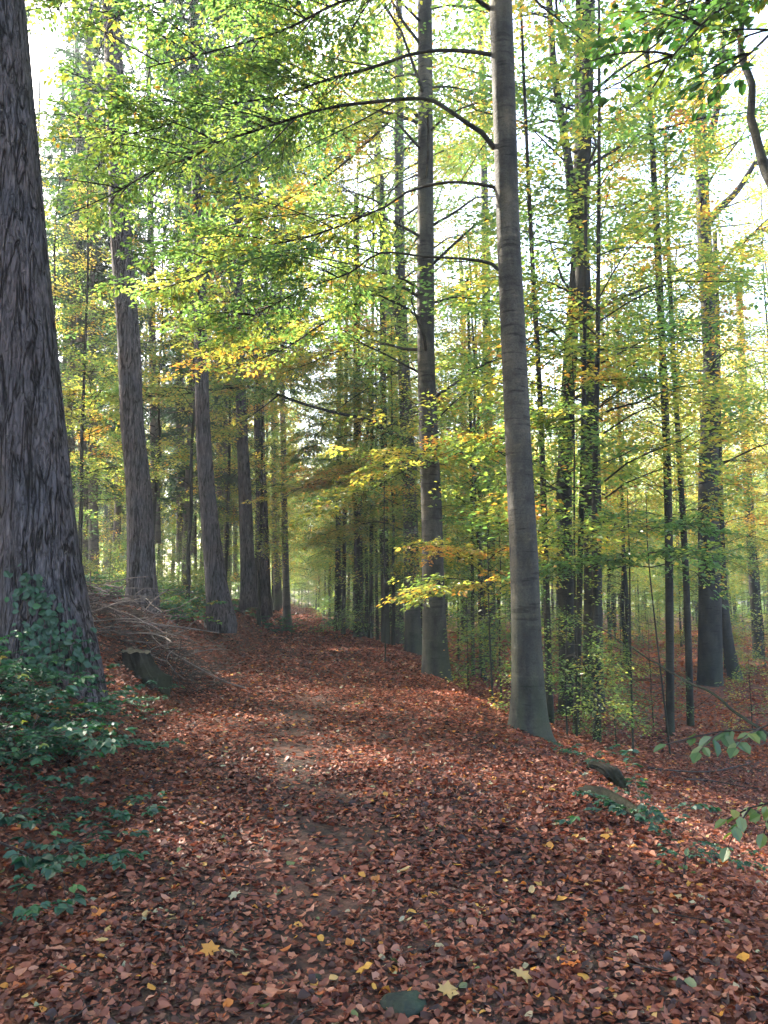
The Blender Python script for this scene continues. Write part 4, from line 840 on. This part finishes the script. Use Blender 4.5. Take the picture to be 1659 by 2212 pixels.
q = smooth_poly(np.c_[pts, [.05, .07, .065, .04]], .03); tube(mb, q[:, :3], q[:, 3], 26, .5, 0, lambda rr, pp, a: rr * (1 + .10 * np.sin(a * 6)[None] + .45 * vnoise(np.stack([np.cos(a)[None] * 2 + 0 * pp[:, :1], np.sin(a)[None] * 2 + 0 * pp[:, :1], pp[:, :1] * 9 + 0 * a[None]], -1)))); mb.build('wood', M_STUMP, o)

# fallen and leaning dead branches on the right
def dead_branch(lb, pix, r0, r1, side=()):
    p = np.array([P(*a) for a in pix]); b = p[0].copy(); mb = MB(); q = smooth_poly(p - b, .1); q[1:-1] += np.random.default_rng(len(lb)).normal(0, .006, (len(q) - 2, 3)); tube(mb, q, np.linspace(r0, r1, len(q)), 7)
    o = thing('fallen_branch', lb, 'branch', tuple(b), 'dead branches in the right wood'); mb.build('stem', M_POLE, o)
    for sp in side:
        m2 = MB(); q = smooth_poly(np.array([P(*a) for a in sp]) - b, .08); tube(m2, q, np.linspace(r0 * .5, .003, len(q)), 5); m2.build('twig', M_TWIG, o)
dead_branch('long bare dead branch leaning diagonally down to the right edge', [(1245, 1335, 9.5), (1300, 1362, 9.2), (1350, 1392, 8.9), (1420, 1435, 8.5), (1480, 1470, 8.2), (1540, 1500, 7.9), (1600, 1548, 7.6), (1680, 1605, 7.3), (1760, 1690, 7.0)], .006, .018,
            [[(1480, 1470, 8.2), (1440, 1500, 8.3), (1400, 1525, 8.5)], [(1540, 1500, 7.9), (1500, 1530, 8.1), (1450, 1540, 8.3)]])
def ground_branch(lb, pix, r0, r1):
    p = np.array([hit(*a)[1] for a in pix]); p[:, 2] += r0 + .03; b = p[0].copy(); mb = MB(); q = smooth_poly(p - b, .08); tube(mb, q, np.linspace(r0, r1, len(q)), 6)
    o = thing('fallen_branch', lb, 'branch', tuple(b), 'dead branches in the right wood'); mb.build('stem', M_TWIG, o)
ground_branch('thin dark stick lying level on red leaves near the right edge', [(1400, 1665), (1470, 1672), (1540, 1672), (1620, 1655)], .014, .008)
ground_branch('crooked stick on the slope below the level stick', [(1480, 1690), (1540, 1693), (1600, 1705), (1655, 1712)], .012, .007)
ground_branch('mossy edged fallen branch on the bank below the flared fir', [(510, 1322), (545, 1338), (580, 1352), (622, 1360)], .04, .03)

# leafy shoots reaching in from the right edge
def shoot(lb, pix, side, size, tone, n):
    p = np.array([P(*a) for a in pix]); b = p[0].copy(); b[2] = terrain(b[0], b[1]); rg = np.random.default_rng(len(lb) + n); st = MB(); lf = MB()
    stem = np.vstack([[b[0] + .05, b[1], b[2] - .1], [b[0], b[1], (b[2] + p[0, 2]) / 2], p]); q = smooth_poly(stem - b, .08); tube(st, q, np.linspace(.009, .004, len(q)), 5)
    B, H, Nn, T, S = [], [], [], [], []
    for sp in [pix] + list(side):
        q = smooth_poly(np.array([P(*a) for a in sp]) - b, .05)
        if sp is not pix: tube(st, q, np.linspace(.005, .0025, len(q)), 4)
        d = norm(q[-1] - q[0]); lat = norm(np.cross(d, [0, 0, 1.0]))
        for k in range(n):
            u = (k + .5) / n; c = q[int(u * (len(q) - 1))]
            for sgn in (-1, 1): B.append(c + rg.normal(0, .01, 3)); H.append(d * .5 + lat * sgn * rg.uniform(.5, 1.1) + np.array([0, 0, rg.uniform(-.8, -.15)])); Nn.append(np.array([-.1, -.35, 1]) + rg.normal(0, .3, 3)); T.append(tone + rg.normal(0, .13)); S.append(size * rg.uniform(.7, 1.25))
        B.append(q[-1]); H.append(d + np.array([0, 0, -.3])); Nn.append(np.array([0, -.2, 1.0])); T.append(tone); S.append(size)
    leaves(lf, np.array(B), np.array(H), np.array(Nn), np.array(S), np.clip(np.array(T), 0, .82), 0, True, .08, .36)
    o = thing('leafy_shoot', lb, 'plant', tuple(b), 'shoots reaching in at the right edge'); st.build('stem', M_TWIG, o); lf.build('foliage', M_NEARLEAF, o, smooth=False)
shoot('leafy shoot with bright oval leaves reaching in above the red slope', [(1720, 1560, 4.4), (1640, 1575, 4.4), (1560, 1580, 4.4), (1500, 1592, 4.4), (1440, 1608, 4.4)], [[(1640, 1575, 4.4), (1610, 1590, 4.3), (1590, 1615, 4.2)], [(1560, 1580, 4.4), (1530, 1600, 4.3), (1510, 1625, 4.2)]], .085, .35, 3)
shoot('shoot with yellowing hanging leaves at the right edge, below the bright shoot', [(1730, 1720, 3.9), (1680, 1730, 3.9), (1620, 1745, 3.9), (1570, 1770, 3.9)], [[(1680, 1730, 3.9), (1660, 1770, 3.8), (1650, 1800, 3.8)], [(1620, 1745, 3.9), (1590, 1790, 3.8), (1572, 1830, 3.8)]], .075, .62, 3)
shoot('small green shoot standing in sunlit leaves at right', [(1478, 1880, 4.75), (1480, 1868, 4.75), (1482, 1850, 4.75)], [], .05, .4, 2)

# the beech outside the right edge whose low branches hang into the upper right corner
bb = np.array([4.6, 4.9, 0.0]); bb[2] = terrain(bb[0], bb[1]); o = thing('beech_tree', 'broad leaved tree hanging green branches into the upper right corner', 'tree', tuple(bb)); mb = MB()
q = smooth_poly(np.array([[0, 0, -.4, .17], [0, 0, 0, .16], [.1, 0, 2, .14], [.15, .1, 5, .12], [.1, .2, 9, .09], [.2, .2, 14, .05]]), .25); tube(mb, q[:, :3], q[:, 3], 18, .5, 0, trunk_rfun(66, .4, .3)); mb.build('trunk', M_BEECH, o)
c = link('crown', YOUNG[3], o, (0, 0, 2.5)); c.scale = (.9, .9, .9)
nf = dict(mat=M_NEARLEAF, blen=.38, size=.078, tw=4.2, spacing=.026, reach=.35, tone=.30, tvar=.20, start=.25, fine=True, droop=.35, width=.08, maxtw=.9, tilt=.4)
def near_limb(pix, r0, extra, seed, **k): f = dict(nf); f.update(k); limb(o, bb, pix, r0, .005, M_POLE, foliage=dict(f, extra=extra), seed=seed)
near_limb([(1860, 120, 4.9), (1780, 10, 4.8), (1700, -50, 4.7), (1600, -20, 4.7), (1520, 50, 4.7), (1460, 120, 4.7), (1410, 190, 4.8)], .022, 9, 71, start=.45)
near_limb([(1880, 60, 5.0), (1800, -60, 5.0), (1700, -90, 5.1), (1600, -60, 5.2), (1530, 0, 5.3), (1460, 30, 5.3)], .02, 8, 72, start=.45)
near_limb([(1870, 150, 4.9), (1790, 60, 4.8), (1720, 40, 4.7), (1660, 60, 4.6), (1600, 110, 4.6), (1550, 170, 4.6)], .018, 6, 73, start=.4)
limb(o, bb, [(1850, 640, 5.0), (1760, 540, 5.4), (1690, 440, 5.8), (1655, 370, 6.0), (1638, 310, 6.1), (1624, 255, 6.2), (1618, 180, 6.3), (1605, 110, 6.4), (1598, 40, 6.5), (1610, -60, 6.6)], .05, .02, M_POLE, seed=74, seg=8)

# stones and single leaves on the path
def stone(lb, px, py, sx, sy, sz, seed):
    D, p = hit(px, py); r = np.random.default_rng(seed); nu, nv = 20, 12; a = np.arange(nu) * 2 * math.pi / nu; v = np.linspace(-.5, 1, nv) * math.pi / 2
    q = np.stack([np.cos(v)[:, None] * np.cos(a)[None], np.cos(v)[:, None] * np.sin(a)[None], np.sin(v)[:, None] + 0 * a[None]], -1); q = q * (1 + .22 * vnoise(q * 1.6 + seed) + .06 * vnoise(q * 5))[..., None] * np.array([sx, sy, sz]); q[-1] = q[-1].mean(0)
    mb = MB(); i = np.arange(nv - 1)[:, None] * nu; j = np.arange(nu)[None]; mb.add(q.reshape(-1, 3), np.stack([i + j, i + (j + 1) % nu, i + nu + (j + 1) % nu, i + nu + j], -1).reshape(-1, 4)); o = mb.build('stone', M_STONE, loc=tuple(p)); o.rotation_euler = (0, 0, seed * .7); tag(o, lb, 'stone')
stone('large dark mossy stone sunk in the leaves at the bottom of the path', 872, 2180, .11, .10, .055, 2)
stone('small flat dark stone left of the large stone at the bottom', 676, 2122, .055, .05, .025, 5)

def maple_leaf(lb, px, py, s, tone, rz, maple=True, tilt=(.1, -.1)):
    D, p = hit(px, py); rg = np.random.default_rng(int(px)); mb = MB()
    if maple: prof = [(0, .30), (35, .72), (52, .55), (75, .92), (100, .60), (128, .95), (150, .62), (180, 1.05)]
    else: prof = [(0, .5), (30, .52), (60, .58), (90, .62), (120, .68), (150, .8), (170, .95), (180, 1.05)]
    pts = [(math.radians(a - 180), r) for a, r in prof] + [(math.radians(180 - a), r) for a, r in prof[::-1][1:-1]]
    n = len(pts); out = np.array([[math.cos(a + math.pi) * -r * s, math.sin(a) * r * s * (1 if maple else .75), 0] for a, r in pts]); mid = out * .5
    for q, f in ((out, 1), (mid, .5)): q[:, 2] = rg.normal(0, .08 * s * f, n) + .14 * f * s * np.abs(np.sin(np.array([a for a, _ in pts]) * 2))
    V = np.concatenate([out, mid, [[0, 0, 0]]]); fq = [[k, (k + 1) % n, n + (k + 1) % n, n + k] for k in range(n)] + [[n + k, n + (k + 1) % n, n + (k + 2) % n, 2 * n] for k in range(0, n, 2)]
    mb.add(V, fq, tone); o = mb.build('maple_leaf' if maple else 'broad_leaf', M_LITTER, loc=(p[0], p[1], p[2] + .045)); o.rotation_euler = (tilt[0], tilt[1], rz); tag(o, lb, 'leaf', 'single large leaves on the path')
ML = [('pale yellow maple leaf right of the large stone at the bottom', 965, 2168, .055, .945, .4, 1), ('golden maple leaf resting on the left of the large stone', 790, 2115, .05, .93, 2.2, 1), ('pale grey green maple leaf near the bottom, left of centre', 498, 2082, .055, .97, 1.0, 1),
      ('ochre maple leaf lying left of the pale grey green one', 455, 2075, .055, .90, 2.6, 1), ('cream maple leaf in the lower right of the path', 1125, 2128, .055, .945, 5.0, 1), ('bright orange maple leaf at lower left near the brambles', 212, 1995, .05, .87, .7, 1),
      ('grey green maple leaf half way up the left of the path', 508, 1952, .045, .97, 4.0, 1), ('smaller grey maple leaf below left of the half way one', 372, 2006, .04, .965, 3.0, 1), ('red orange oval leaf standing out right of centre', 976, 1990, .042, .86, 1.6, 0),
      ('yellow oval leaf low on the path right of the stone pair', 694, 2050, .034, .93, 2.0, 0), ('orange yellow broad leaf at the lower right edge', 1608, 2095, .06, .92, 1.2, 0), ('gold oval leaf on the mid right of the path', 940, 1950, .03, .925, 2.9, 0),
      ('long pale brown curled leaf low at left', 115, 2072, .07, .72, .2, 0), ('pale tan oval leaf low in the middle of the path', 718, 2166, .05, .74, 2.4, 0), ('tan broad leaf in the lower left foreground', 590, 2172, .075, .70, 1.1, 1),
      ('bright green small leaf above the large stone', 850, 2098, .035, 1.0, .5, 0), ('pale cream leaf in the right of the path', 1148, 1943, .035, .95, .9, 0), ('rust red leaf in the lower right foreground', 1240, 2105, .06, .86, 2.7, 0)]
for a in ML: maple_leaf(*a[:6], maple=bool(a[6]), tilt=(float(rz.normal(0, .25)), float(rz.normal(0, .25))))

# ------------------------------------------------------------------ air between the trees
mb = MB(); xs, ys, zs = (-190, 190), (-72, 250), (-6.0, 34.0)
V = [(x, y, z) for z in zs for y in ys for x in xs]
mb.add(V, [[0, 2, 3, 1], [4, 5, 7, 6], [0, 1, 5, 4], [2, 6, 7, 3], [0, 4, 6, 2], [1, 3, 7, 5]])
hm, hn, hout = mat('pale_air'); pv = N(hn, 'ShaderNodeVolumePrincipled'); pv.inputs['Color'].default_value = (.86, .93, 1, 1); pv.inputs['Density'].default_value = .0012; pv.inputs['Anisotropy'].default_value = .35
hn.links.new(pv.outputs[0], hout.inputs['Volume']); tag(mb.build('haze', hm, smooth=False), kind='stuff')
